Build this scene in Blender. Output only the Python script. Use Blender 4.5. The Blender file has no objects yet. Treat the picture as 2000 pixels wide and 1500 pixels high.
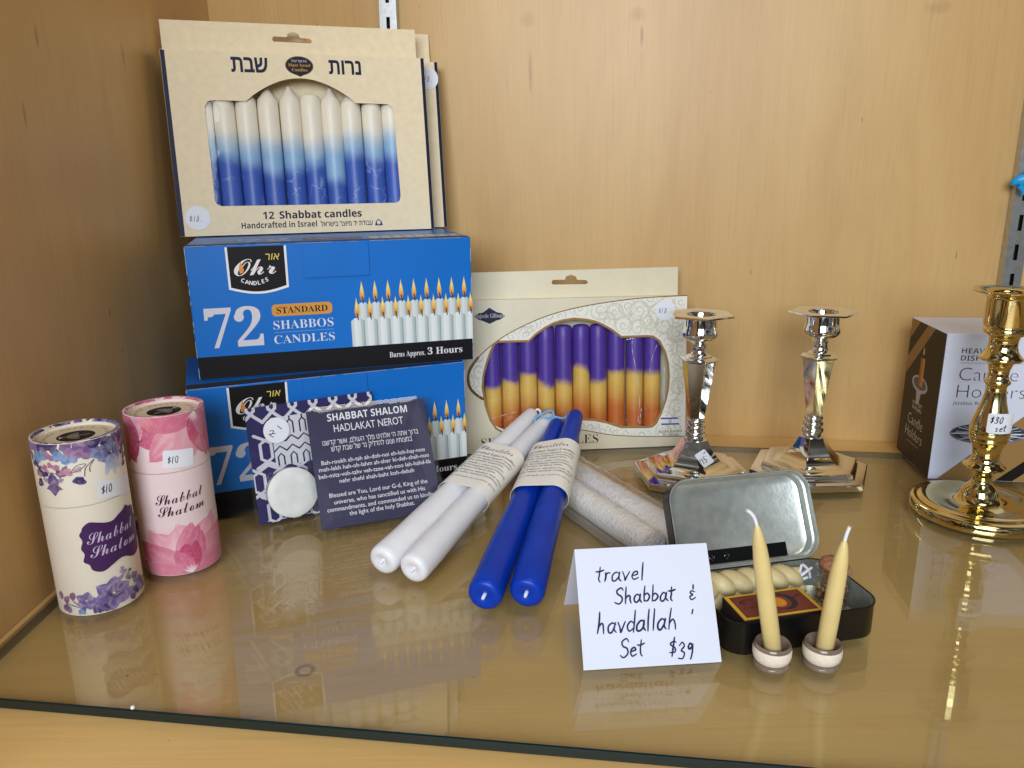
import bpy, bmesh, math, random
from mathutils import Vector, Matrix
from mathutils.geometry import tessellate_polygon

S = 0.001                       # everything below is written in millimetres
R = math.radians
scene = bpy.context.scene
COL = scene.collection
random.seed(7)

# ------------------------------------------------------------------ camera
PITCH, ROLL = R(15.05), R(-0.713)
cam = bpy.data.cameras.new('camera')
cam.sensor_width = 36.0
cam.lens = 27.0
cam.clip_start, cam.clip_end = 0.01, 50
camo = bpy.data.objects.new('camera', cam)
COL.objects.link(camo)
fw = Vector((0, math.cos(PITCH), -math.sin(PITCH)))
u0 = Vector((0, math.sin(PITCH), math.cos(PITCH)))
r0 = Vector((1, 0, 0))
rt = r0 * math.cos(ROLL) + u0 * math.sin(ROLL)
up = u0 * math.cos(ROLL) - r0 * math.sin(ROLL)
cm = Matrix((rt, up, -fw)).transposed().to_4x4()
cm.translation = Vector((0, 0, 0.25))
camo.matrix_world = cm
scene.camera = camo

# ------------------------------------------------------------------ light
world = bpy.data.worlds.new('World')
scene.world = world
world.use_nodes = True
wn = world.node_tree
bg = wn.nodes['Background']
tc = wn.nodes.new('ShaderNodeTexCoord')
sp = wn.nodes.new('ShaderNodeSeparateXYZ')
wn.links.new(tc.outputs['Generated'], sp.inputs[0])
nz = wn.nodes.new('ShaderNodeTexNoise')
nz.inputs['Scale'].default_value = 3.1
nz.inputs['Detail'].default_value = 3
wn.links.new(tc.outputs['Generated'], nz.inputs['Vector'])
rp = wn.nodes.new('ShaderNodeValToRGB')          # the dim shop: dark shelving, pale ceiling patches
e = rp.color_ramp.elements
e[0].position, e[0].color = 0.36, (0.05, 0.042, 0.034, 1)
e[1].position, e[1].color = 0.66, (2.3, 2.4, 2.5, 1)
k = e.new(0.5); k.color = (0.26, 0.235, 0.20, 1)
k = e.new(0.6); k.color = (0.6, 0.58, 0.55, 1)
wn.links.new(nz.outputs['Fac'], rp.inputs['Fac'])
wn.links.new(rp.outputs['Color'], bg.inputs['Color'])
bg.inputs['Strength'].default_value = 0.24

def area(name, loc, target, sx, sy, power, col):
    l = bpy.data.lights.new(name, 'AREA')
    l.shape = 'RECTANGLE'
    l.size, l.size_y = sx * S, sy * S
    l.energy, l.color = power, col
    o = bpy.data.objects.new(name, l)
    COL.objects.link(o)
    o.location = Vector(loc) * S
    d = (Vector(target) - Vector(loc)).normalized()
    o.rotation_euler = d.to_track_quat('-Z', 'Y').to_euler()
    return o
area('shop_window_light', (-200, -1150, 700), (60, 560, 110), 1000, 700, 38, (0.85, 0.925, 1.0))
area('overhead_fill_light', (420, -100, 1500), (200, 600, 0), 500, 500, 5, (1.0, 0.93, 0.82))  # added fill from overhead, no such lamp in view

vs = scene.view_settings
vs.view_transform = 'Standard'
vs.look = 'None'
vs.exposure, vs.gamma = -0.3, 1.0
vs.use_curve_mapping = False
scene.cycles.max_bounces = 12
scene.cycles.transparent_max_bounces = 24
scene.cycles.caustics_reflective = False
scene.cycles.sample_clamp_indirect = 6.0
try:
    scene.cycles.use_denoising = True
except Exception:
    pass

# ------------------------------------------------------------------ materials
def lin(c):
    out = []
    for v in c[:3]:
        v /= 255.0
        out.append(v / 12.92 if v <= 0.04045 else ((v + 0.055) / 1.055) ** 2.4)
    return (*out, 1.0)

def nodes(m):
    m.use_nodes = True
    return m.node_tree, m.node_tree.nodes['Principled BSDF']

def mat(name, col, rough=0.5, metal=0.0, spec=0.5, coat=0.0, mottle=0.0, bump=0.0, bscale=900, sss=0.0, mscale=60):
    m = bpy.data.materials.new(name)
    t, b = nodes(m)
    c = lin(col)
    b.inputs['Base Color'].default_value = c
    b.inputs['Roughness'].default_value = rough
    b.inputs['Metallic'].default_value = metal
    b.inputs['Specular IOR Level'].default_value = spec
    b.inputs['Coat Weight'].default_value = coat
    b.inputs['Coat Roughness'].default_value = 0.12
    if sss:
        b.inputs['Subsurface Weight'].default_value = sss
        b.inputs['Subsurface Radius'].default_value = (0.004, 0.003, 0.002)
        b.inputs['Subsurface Scale'].default_value = 1.0
    tcn = t.nodes.new('ShaderNodeTexCoord')
    if mottle:
        n = t.nodes.new('ShaderNodeTexNoise')
        n.inputs['Scale'].default_value = mscale
        n.inputs['Detail'].default_value = 6
        t.links.new(tcn.outputs['Object'], n.inputs['Vector'])
        mx = t.nodes.new('ShaderNodeMix'); mx.data_type = 'RGBA'
        lo = tuple(v * (1 - mottle) for v in c[:3]) + (1,)
        hi = tuple(min(1, v * (1 + mottle)) for v in c[:3]) + (1,)
        mx.inputs[6].default_value, mx.inputs[7].default_value = lo, hi
        mr = t.nodes.new('ShaderNodeMapRange')
        mr.inputs[1].default_value, mr.inputs[2].default_value = 0.3, 0.7
        t.links.new(n.outputs['Fac'], mr.inputs[0])
        t.links.new(mr.outputs[0], mx.inputs[0])
        t.links.new(mx.outputs[2], b.inputs['Base Color'])
    if metal == 1.0 and rough < 0.1:
        n = t.nodes.new('ShaderNodeTexNoise'); n.inputs['Scale'].default_value = 60; n.inputs['Detail'].default_value = 5; n.inputs['Distortion'].default_value = 1.5
        t.links.new(tcn.outputs['Object'], n.inputs['Vector'])
        mr = t.nodes.new('ShaderNodeMapRange'); mr.inputs[1].default_value, mr.inputs[2].default_value = .45, .75
        mr.inputs[3].default_value, mr.inputs[4].default_value = rough * .7, rough + .13
        t.links.new(n.outputs['Fac'], mr.inputs[0]); t.links.new(mr.outputs[0], b.inputs['Roughness'])
    if bump:
        n = t.nodes.new('ShaderNodeTexNoise')
        n.inputs['Scale'].default_value = bscale
        n.inputs['Detail'].default_value = 3
        t.links.new(tcn.outputs['Object'], n.inputs['Vector'])
        bp = t.nodes.new('ShaderNodeBump')
        bp.inputs['Strength'].default_value = bump
        bp.inputs['Distance'].default_value = 0.0006
        t.links.new(n.outputs['Fac'], bp.inputs['Height'])
        t.links.new(bp.outputs[0], b.inputs['Normal'])
    return m

def ink_mat(name, rough=0.5, spec=0.22):
    m = bpy.data.materials.new(name)
    t, b = nodes(m)
    a = t.nodes.new('ShaderNodeAttribute')
    a.attribute_name = 'Col'
    t.links.new(a.outputs['Color'], b.inputs['Base Color'])
    b.inputs['Roughness'].default_value = rough
    b.inputs['Specular IOR Level'].default_value = spec
    return m

def water_ink(name, amount, scale):
    m = bpy.data.materials.new(name)
    t, b = nodes(m)
    a = t.nodes.new('ShaderNodeAttribute'); a.attribute_name = 'Col'
    tcn = t.nodes.new('ShaderNodeTexCoord')
    n = t.nodes.new('ShaderNodeTexNoise'); n.inputs['Scale'].default_value = scale; n.inputs['Detail'].default_value = 5; n.inputs['Distortion'].default_value = 1.2
    t.links.new(tcn.outputs['Object'], n.inputs['Vector'])
    mr = t.nodes.new('ShaderNodeMapRange'); mr.inputs[1].default_value, mr.inputs[2].default_value = 0.42, 0.72; mr.inputs[4].default_value = amount
    t.links.new(n.outputs['Fac'], mr.inputs[0])
    mx = t.nodes.new('ShaderNodeMix'); mx.data_type = 'RGBA'; mx.inputs[7].default_value = lin((236, 222, 226))
    t.links.new(mr.outputs[0], mx.inputs[0]); t.links.new(a.outputs['Color'], mx.inputs[6])
    t.links.new(mx.outputs[2], b.inputs['Base Color'])
    b.inputs['Roughness'].default_value = 0.55
    return m

def wood(name, grain, c0, c1, rough=0.38, marks=False, spec=0.4, knots=()):
    """veneer with its grain along one axis"""
    m = bpy.data.materials.new(name)
    t, b = nodes(m)
    N, L = t.nodes, t.links
    tcn = N.new('ShaderNodeTexCoord')
    def noise(across, along, detail=4, dist=0.0):
        mp = N.new('ShaderNodeMapping')
        s = [across] * 3
        s['xyz'.index(grain)] = along
        mp.inputs['Scale'].default_value = s
        L.new(tcn.outputs['Object'], mp.inputs[0])
        n = N.new('ShaderNodeTexNoise')
        n.inputs['Scale'].default_value = 1.0
        n.inputs['Detail'].default_value = detail
        n.inputs['Distortion'].default_value = dist
        L.new(mp.outputs[0], n.inputs['Vector'])
        return n.outputs['Fac']
    def rng(x, a, c, lo=0.0, hi=1.0):
        mr = N.new('ShaderNodeMapRange')
        for i, v in enumerate((a, c, lo, hi)):
            mr.inputs[i + 1].default_value = v
        L.new(x, mr.inputs[0])
        return mr.outputs[0]
    def mixc(f, a, bb, mode='MIX'):
        mx = N.new('ShaderNodeMix'); mx.data_type = 'RGBA'; mx.blend_type = mode
        L.new(f, mx.inputs[0]) if not isinstance(f, float) else setattr(mx.inputs[0], 'default_value', f)
        for i, v in ((6, a), (7, bb)):
            if isinstance(v, tuple): mx.inputs[i].default_value = v
            else: L.new(v, mx.inputs[i])
        return mx.outputs[2]
    base = mixc(rng(noise(7, 1.6, 5, 0.8), 0.34, 0.66), lin(c0), lin(c1))
    base = mixc(rng(noise(26, 9, 5, 1.2), 0.46, 0.72, 0.0, 0.16), base, lin([v * 0.86 for v in c0]))
    base = mixc(rng(noise(330, 26, 2), 0.62, 0.72, 0.0, 0.09), base, lin([v * 0.66 for v in c0]))
    base = mixc(rng(noise(700, 14, 3), 0.35, 0.7, 0.0, 0.10), base, lin([v * 0.62 for v in c0]))
    base = mixc(rng(noise(60, 3.0, 4, 0.4), 0.5, 0.8, 0.0, 0.07), base, lin([v * 0.80 for v in c0]))
    base = mixc(rng(noise(210, 48, 1), 0.80, 0.83, 0.0, 0.5), base, lin((88, 54, 26)))
    def knot(base, c, sc, dk, col):
        vs_ = N.new('ShaderNodeVectorMath'); vs_.operation = 'SUBTRACT'; L.new(tcn.outputs['Object'], vs_.inputs[0]); vs_.inputs[1].default_value = [v * S for v in c]
        vm = N.new('ShaderNodeVectorMath'); vm.operation = 'DIVIDE'; L.new(vs_.outputs[0], vm.inputs[0]); vm.inputs[1].default_value = [v * S for v in sc]
        nn = N.new('ShaderNodeVectorMath'); nn.operation = 'MULTIPLY_ADD'; nn.inputs[1].default_value = (.9, .9, .9)
        ns = N.new('ShaderNodeTexNoise'); ns.inputs['Scale'].default_value = 160; L.new(tcn.outputs['Object'], ns.inputs['Vector'])
        L.new(ns.outputs['Color'], nn.inputs[0]); L.new(vm.outputs[0], nn.inputs[2])
        ln = N.new('ShaderNodeVectorMath'); ln.operation = 'LENGTH'; L.new(nn.outputs[0], ln.inputs[0])
        return mixc(rng(ln.outputs['Value'], 1.5, .6, 0.0, dk), base, lin(col))
    for kn in knots: base = knot(base, *kn)
    if marks:                                         # a ring shaped knot and specks in this board
        for (x, y, r1, r2, dk) in ((-114, 361.6, 3.6, 6.0, 0.5), (-208.9, 359, 0, 1.0, 0.9), (-22.4, 354, 0, .8, .9), (-165, 309, 0, .8, .7), (-106, 408, 0, 1.2, .5)):
            vm = N.new('ShaderNodeVectorMath'); vm.operation = 'DISTANCE'
            cxy = N.new('ShaderNodeCombineXYZ')
            sx = N.new('ShaderNodeSeparateXYZ'); L.new(tcn.outputs['Object'], sx.inputs[0])
            L.new(sx.outputs[0], cxy.inputs[0]); L.new(sx.outputs[1], cxy.inputs[1])
            L.new(cxy.outputs[0], vm.inputs[0]); vm.inputs[1].default_value = (x * S, y * S, 0)
            f = rng(vm.outputs['Value'], r2 * S, (r2 - 0.9) * S)
            if r1:
                f2 = rng(vm.outputs['Value'], (r1 - .9) * S, r1 * S)
                mm = N.new('ShaderNodeMath'); mm.operation = 'MULTIPLY'
                L.new(f, mm.inputs[0]); L.new(f2, mm.inputs[1]); f = mm.outputs[0]
            base = mixc(rng(f, 0, 1, 0, dk), base, lin((96, 72, 46)))
    L.new(base, b.inputs['Base Color'])
    b.inputs['Roughness'].default_value = rough
    b.inputs['Specular IOR Level'].default_value = spec
    bp = N.new('ShaderNodeBump')
    bp.inputs['Strength'].default_value = 0.12
    bp.inputs['Distance'].default_value = 0.0004
    L.new(noise(420, 8, 2), bp.inputs['Height'])
    L.new(bp.outputs[0], b.inputs['Normal'])
    return m

def film(name, f0=0.04, tint=(1, 1, 1), bump=0.0, bscale=60, rough=0.02, haze=0.0, dust=False):
    """thin clear sheet: Fresnel mix of see-through and mirror, the same from either side"""
    m = bpy.data.materials.new(name)
    m.use_nodes = True
    t = m.node_tree
    N, L = t.nodes, t.links
    N.remove(N['Principled BSDF'])
    out = N['Material Output']
    g = N.new('ShaderNodeNewGeometry')
    nrm = g.outputs['Normal']
    gl = N.new('ShaderNodeBsdfGlossy')
    gl.inputs['Roughness'].default_value = rough
    if bump:
        tcn = N.new('ShaderNodeTexCoord')
        n = N.new('ShaderNodeTexNoise')
        n.inputs['Scale'].default_value = bscale
        n.inputs['Detail'].default_value = 2.5
        n.inputs['Distortion'].default_value = 0.8
        L.new(tcn.outputs['Object'], n.inputs['Vector'])
        bp = N.new('ShaderNodeBump')
        bp.inputs['Strength'].default_value = bump
        bp.inputs['Distance'].default_value = 0.004
        L.new(n.outputs['Fac'], bp.inputs['Height'])
        L.new(bp.outputs[0], gl.inputs['Normal'])
        nrm = bp.outputs[0]
    d = N.new('ShaderNodeVectorMath'); d.operation = 'DOT_PRODUCT'
    L.new(g.outputs['Incoming'], d.inputs[0]); L.new(nrm, d.inputs[1])
    def math_(op, a, bb=None):
        q = N.new('ShaderNodeMath'); q.operation = op
        for i, v in enumerate((a, bb)):
            if v is None: continue
            if isinstance(v, (int, float)): q.inputs[i].default_value = v
            else: L.new(v, q.inputs[i])
        return q.outputs[0]
    c = math_('ABSOLUTE', d.outputs['Value'])
    p = math_('POWER', math_('SUBTRACT', 1.0, math_('MINIMUM', c, 1.0)), 5.0)
    fac = math_('ADD', f0, math_('MULTIPLY', p, 1 - f0))
    tr = N.new('ShaderNodeBsdfTransparent')
    tr.inputs['Color'].default_value = (*tint, 1)
    under = tr.outputs[0]
    if haze:
        df = N.new('ShaderNodeBsdfDiffuse'); df.inputs['Color'].default_value = (.9, .9, .9, 1)
        mh = N.new('ShaderNodeMixShader'); mh.inputs[0].default_value = haze
        L.new(under, mh.inputs[1]); L.new(df.outputs[0], mh.inputs[2]); under = mh.outputs[0]
        if dust:                                  # finger smears and lint on the sheet
            tcd = N.new('ShaderNodeTexCoord')
            n1 = N.new('ShaderNodeTexNoise'); n1.inputs['Scale'].default_value = 9; n1.inputs['Detail'].default_value = 6; n1.inputs['Distortion'].default_value = 2.2
            L.new(tcd.outputs['Object'], n1.inputs['Vector'])
            r1 = N.new('ShaderNodeMapRange'); r1.inputs[1].default_value, r1.inputs[2].default_value = .5, .72; r1.inputs[3].default_value, r1.inputs[4].default_value = haze, haze * 2.6
            L.new(n1.outputs['Fac'], r1.inputs[0])
            v1 = N.new('ShaderNodeTexVoronoi'); v1.inputs['Scale'].default_value = 75; L.new(tcd.outputs['Object'], v1.inputs['Vector'])
            r2 = N.new('ShaderNodeMapRange'); r2.inputs[1].default_value, r2.inputs[2].default_value = .042, .03
            L.new(v1.outputs['Distance'], r2.inputs[0])
            sx = N.new('ShaderNodeSeparateColor'); L.new(v1.outputs['Color'], sx.inputs[0])
            r3 = N.new('ShaderNodeMath'); r3.operation = 'GREATER_THAN'; r3.inputs[1].default_value = .86; L.new(sx.outputs[0], r3.inputs[0])
            m1 = N.new('ShaderNodeMath'); m1.operation = 'MULTIPLY'; L.new(r2.outputs[0], m1.inputs[0]); L.new(r3.outputs[0], m1.inputs[1])
            m2 = N.new('ShaderNodeMath'); m2.operation = 'MULTIPLY_ADD'; m2.inputs[1].default_value = .5; L.new(m1.outputs[0], m2.inputs[0]); L.new(r1.outputs[0], m2.inputs[2])
            L.new(m2.outputs[0], mh.inputs[0])
    mx = N.new('ShaderNodeMixShader')
    L.new(fac, mx.inputs[0]); L.new(under, mx.inputs[1]); L.new(gl.outputs[0], mx.inputs[2])
    L.new(mx.outputs[0], out.inputs['Surface'])
    return m

def dip_mat(name, bands, rough=0.42, vein=None, sss=0.15):
    """dipped wax: colours change up the candle at heights kept on each candle as dip_low / dip_high"""
    m = bpy.data.materials.new(name)
    t, b = nodes(m)
    N, L = t.nodes, t.links
    tcn = N.new('ShaderNodeTexCoord')
    sx = N.new('ShaderNodeSeparateXYZ'); L.new(tcn.outputs['Object'], sx.inputs[0])
    n = N.new('ShaderNodeTexNoise'); n.inputs['Scale'].default_value = 70; n.inputs['Detail'].default_value = 4
    oi = N.new('ShaderNodeObjectInfo')
    va = N.new('ShaderNodeVectorMath'); va.operation = 'ADD'
    L.new(tcn.outputs['Object'], va.inputs[0]); L.new(oi.outputs['Random'], va.inputs[1])
    L.new(va.outputs[0], n.inputs['Vector'])
    def attr(nm):
        a = N.new('ShaderNodeAttribute'); a.attribute_type = 'OBJECT'; a.attribute_name = nm
        return a.outputs['Fac']
    def mth(op, a, bb):
        q = N.new('ShaderNodeMath'); q.operation = op
        for i, v in enumerate((a, bb)):
            if isinstance(v, (int, float)): q.inputs[i].default_value = v
            else: L.new(v, q.inputs[i])
        return q.outputs[0]
    tilt = mth('MULTIPLY', sx.outputs[0], attr('dip_tilt'))
    z = mth('ADD', mth('ADD', sx.outputs[2], tilt), mth('MULTIPLY', mth('SUBTRACT', n.outputs['Fac'], 0.5), 0.010))
    def step(key, soft):
        d = mth('SUBTRACT', z, attr(key))
        mr = N.new('ShaderNodeMapRange'); mr.interpolation_type = 'SMOOTHSTEP'
        mr.inputs[1].default_value, mr.inputs[2].default_value = -soft, soft
        L.new(d, mr.inputs[0])
        return mr.outputs[0]
    def mixc(f, a, bb):
        mx = N.new('ShaderNodeMix'); mx.data_type = 'RGBA'
        if isinstance(f, float): mx.inputs[0].default_value = f
        else: L.new(f, mx.inputs[0])
        for i, v in ((6, a), (7, bb)):
            if isinstance(v, tuple): mx.inputs[i].default_value = v
            else: L.new(v, mx.inputs[i])
        return mx.outputs[2]
    (c0, s0), (c1, s1), c2 = bands
    col = mixc(step('dip_low', s0), lin(c0), lin(c1))
    col = mixc(step('dip_high', s1), col, lin(c2))
    if vein:
        v = N.new('ShaderNodeTexVoronoi'); v.feature = 'DISTANCE_TO_EDGE'; v.inputs['Scale'].default_value = 38
        nv = N.new('ShaderNodeTexNoise'); nv.inputs['Scale'].default_value = 90; nv.inputs['Detail'].default_value = 3; L.new(va.outputs[0], nv.inputs['Vector'])
        wv = N.new('ShaderNodeVectorMath'); wv.operation = 'MULTIPLY_ADD'; wv.inputs[1].default_value = (.022, .022, .022)
        L.new(nv.outputs['Color'], wv.inputs[0]); L.new(va.outputs[0], wv.inputs[2])
        L.new(wv.outputs[0], v.inputs['Vector'])
        mr = N.new('ShaderNodeMapRange'); mr.inputs[1].default_value, mr.inputs[2].default_value = 0.035, 0.0
        mr.inputs[4].default_value = 0.45
        L.new(v.outputs['Distance'], mr.inputs[0])
        low = mth('SUBTRACT', 1.0, step('dip_low', 0.004))
        n2 = N.new('ShaderNodeTexNoise'); n2.inputs['Scale'].default_value = 40; L.new(va.outputs[0], n2.inputs['Vector'])
        gate = N.new('ShaderNodeMapRange'); gate.inputs[1].default_value, gate.inputs[2].default_value = 0.5, 0.62
        L.new(n2.outputs['Fac'], gate.inputs[0])
        col = mixc(mth('MULTIPLY', mth('MULTIPLY', mr.outputs[0], low), gate.outputs[0]), col, lin(vein))
    L.new(col, b.inputs['Base Color'])
    b.inputs['Roughness'].default_value = rough
    b.inputs['Subsurface Weight'].default_value = sss
    b.inputs['Subsurface Radius'].default_value = (0.003, 0.003, 0.003)
    b.inputs['Subsurface Scale'].default_value = 1.0
    bp = N.new('ShaderNodeBump'); bp.inputs['Strength'].default_value = 0.25; bp.inputs['Distance'].default_value = 0.001
    L.new(n.outputs['Fac'], bp.inputs['Height']); L.new(bp.outputs[0], b.inputs['Normal'])
    return m

WALL0, WALL1 = (202, 160, 101), (213, 175, 116)
M = {}
KN = (128, 74, 30)
M['wall'] = wood('maple_veneer_wall', 'z', WALL0, WALL1, knots=[((21.4, 771, 352), (1.5, 30, 16), .36, KN), ((21.7, 771, 394), (6, 30, 6), .2, KN), ((121, 756, 394), (6, 30, 6), .24, KN), ((122.4, 756, 377), (1.4, 30, 8), .5, KN),
    ((373, 718, 389), (9, 30, 5), .22, KN), ((-292, 517, 341), (30, 1.3, 7), .5, KN), ((-292, 629, 346), (30, 1.3, 7), .5, KN), ((-292, 491, 293), (30, 1.2, 8), .5, KN)])
M['shelf'] = wood('maple_veneer_shelf', 'x', (222, 178, 108), (232, 192, 124), marks=True)
M['glass'] = film('clear_glass_face', 0.07, (0.95, 0.965, 0.94), rough=0.0, haze=0.010, dust=True)
M['edge'] = mat('green_glass_edge', (10, 34, 36), 0.12, spec=0.6)
M['edge_side'] = mat('ground_glass_edge', (96, 88, 62), 0.3)
M['ink'] = ink_mat('printed_ink')
M['water'] = water_ink('watercolour_print', .42, 170)
M['petal'] = water_ink('petal_print', .16, 240)
M['ink_gloss'] = ink_mat('printed_ink_gloss', 0.25)
M['cream'] = mat('cream_kraft_card', (236, 219, 184), 0.7, mottle=0.05, bump=0.15, mscale=160)
M['navy'] = mat('navy_card', (20, 20, 54), 0.55, spec=0.2)
M['blue'] = mat('blue_printed_card', (14, 110, 200), 0.36, mottle=0.05, mscale=14, spec=0.35)
M['black_card'] = mat('black_printed_card', (16, 14, 16), 0.4, mottle=0.1)
M['ivory'] = mat('ivory_gloss_card', (222, 212, 184), 0.4, mottle=0.03)
M['pale'] = mat('pale_ivory_card', (236, 232, 218), 0.4)
M['sleeve'] = film('shiny_card_sleeve', 0.075, bump=0.12, bscale=22, rough=0.05)
M['crease_glint'] = mat('white_crease_glint', (226, 228, 236), 0.2)  # near-white colour stands in for highlights along folds of the clear film
M['winwrap'] = film('wrinkled_plastic_window', 0.035, bump=0.34, bscale=24, rough=0.04)
M['film'] = film('clear_plastic_window', 0.014, bump=0.05, bscale=25)
M['wrap'] = film('crinkled_plastic_wrap', 0.045, bump=0.16, bscale=30, rough=0.04)
M['bagfilm'] = film('loose_plastic_bag', 0.05, bump=0.35, bscale=45, rough=0.08, haze=0.13)
M['sticker'] = mat('white_sticker_paper', (232, 234, 240), 0.6, bump=0.05)
M['paper'] = mat('white_note_card', (218, 222, 238), 0.65, bump=0.06)
M['band'] = mat('cream_band_paper', (246, 242, 232), 0.6, bump=0.05)
M['canw'] = mat('cream_tube_paper', (238, 230, 214), 0.55, bump=0.08, mottle=0.02)
M['canp'] = mat('pale_pink_tube_paper', (236, 214, 216), 0.55, bump=0.08, mottle=0.03)
M['kraft'] = mat('cream_lid_disc', (226, 212, 182), 0.6)
M['wax_white'] = mat('white_wax', (238, 238, 242), 0.4, sss=0.3, mottle=0.04, bump=0.16, bscale=110)
M['wax_blue'] = mat('royal_blue_wax', (6, 58, 176), 0.36, spec=0.3, sss=0.02, mottle=0.10, bump=0.16, bscale=110)
M['wax_bees'] = mat('beeswax', (226, 204, 140), 0.45, sss=0.3, mottle=0.05, bump=0.12, bscale=250)
M['wax_bees2'] = mat('beeswax_tan', (222, 204, 152), 0.45, sss=0.3, mottle=0.06, bump=0.12, bscale=250)
M['wick'] = mat('white_cotton_wick', (236, 238, 246), 0.8)
M['wick_blue'] = mat('pale_blue_wick', (120, 172, 214), 0.75, mottle=0.3, mscale=500)
M['silver'] = mat('polished_silver', (236, 237, 236), 0.05, 1.0)
M['brass'] = mat('polished_brass', (222, 204, 146), 0.08, 1.0)
M['steel'] = mat('zinc_plated_steel', (188, 190, 190), 0.34, 1.0, mottle=0.12, mscale=220)
M['dark'] = mat('dark_slot', (14, 12, 10), 0.9)
M['tin_out'] = mat('black_tin_paint', (13, 14, 17), 0.3, spec=0.4)
M['tin_in'] = mat('bare_tinplate', (208, 214, 208), 0.36, 0.78, mottle=0.12, mscale=150, bump=0.15, bscale=500)
M['matchbox'] = mat('matchbox_card', (40, 30, 26), 0.5)
M['cork'] = mat('cork', (168, 116, 82), 0.85, mottle=0.35, mscale=420, bump=0.6, bscale=500)
M['ceramic'] = mat('bisque_ceramic', (240, 226, 208), 0.75, mottle=0.06, mscale=500, bump=0.2)
M['glaze'] = mat('brown_grey_glaze', (128, 110, 96), 0.16, mottle=0.15, mscale=200)
M['honey'] = mat('white_honeycomb_wax', (246, 243, 240), 0.5, sss=0.2)
M['bluetag'] = mat('bright_blue_plastic', (26, 160, 226), 0.35, bump=0.3, bscale=200)
M['foil'] = mat('white_tealight_wax', (222, 224, 220), 0.5, mottle=0.07, mscale=120, bump=0.3, bscale=120)
M['alu'] = mat('aluminium_cup', (210, 210, 212), 0.35, 1.0)
M['spice'] = ink_mat('dried_spice_chips', 0.7)
M['dip_blue'] = dip_mat('white_to_blue_dipped_wax', (((62, 96, 182), 0.008), ((146, 184, 218), 0.013), (240, 232, 214)), vein=(190, 210, 240))
M['dip_purple'] = dip_mat('purple_to_orange_dipped_wax', (((198, 106, 44), 0.016), ((224, 184, 90), 0.0042), (84, 56, 156)), vein=(240, 190, 130))
gj = bpy.data.materials.new('jar_glass')
t_, b_ = nodes(gj)
b_.inputs['Base Color'].default_value = (0.97, 0.98, 0.97, 1)
b_.inputs['Roughness'].default_value = 0.02
b_.inputs['Transmission Weight'].default_value = 1.0
b_.inputs['IOR'].default_value = 1.45
M['jar'] = gj
M['jarfilm'] = film('thin_jar_glass', 0.10, (.95, .96, .95), rough=.01)
# honeycomb relief on the rolled wax
t_, b_ = nodes(M['honey'])
tcn_ = t_.nodes.new('ShaderNodeTexCoord')
vo = t_.nodes.new('ShaderNodeTexVoronoi'); vo.inputs['Scale'].default_value = 400
t_.links.new(tcn_.outputs['Object'], vo.inputs['Vector'])
bp_ = t_.nodes.new('ShaderNodeBump'); bp_.inputs['Strength'].default_value = 0.6; bp_.inputs['Distance'].default_value = 0.0012
t_.links.new(vo.outputs['Distance'], bp_.inputs['Height']); t_.links.new(bp_.outputs[0], b_.inputs['Normal'])

# ------------------------------------------------------------------ scene helpers
def thing(name, label, cat, loc=(0, 0, 0), yaw=0.0, lean=0.0, group=None):
    o = bpy.data.objects.new(name, None)
    o.empty_display_size = 0.02
    COL.objects.link(o)
    o.matrix_world = Matrix.Translation(Vector(loc) * S) @ Matrix.Rotation(R(yaw), 4, 'Z') @ Matrix.Rotation(-R(lean), 4, 'X')
    return tag(o, label, cat, group)

def tag(o, label, cat, group=None):
    o['label'], o['category'] = label, cat
    if group: o['group'] = group
    return o

def finish(name, me, mats, parent=None, smooth=None, bevel=0.0, mw=None):
    for m_ in mats:
        me.materials.append(m_)
    if smooth is not None:
        me.shade_smooth()
        me.set_sharp_from_angle(angle=R(smooth))
    o = bpy.data.objects.new(name, me)
    COL.objects.link(o)
    if parent is not None:
        o.parent = parent
    elif mw is not None:
        o.matrix_world = mw
    if bevel:
        b = o.modifiers.new('bevel', 'BEVEL')
        b.width, b.segments, b.limit_method = bevel * S, 2, 'ANGLE'
    return o

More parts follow.
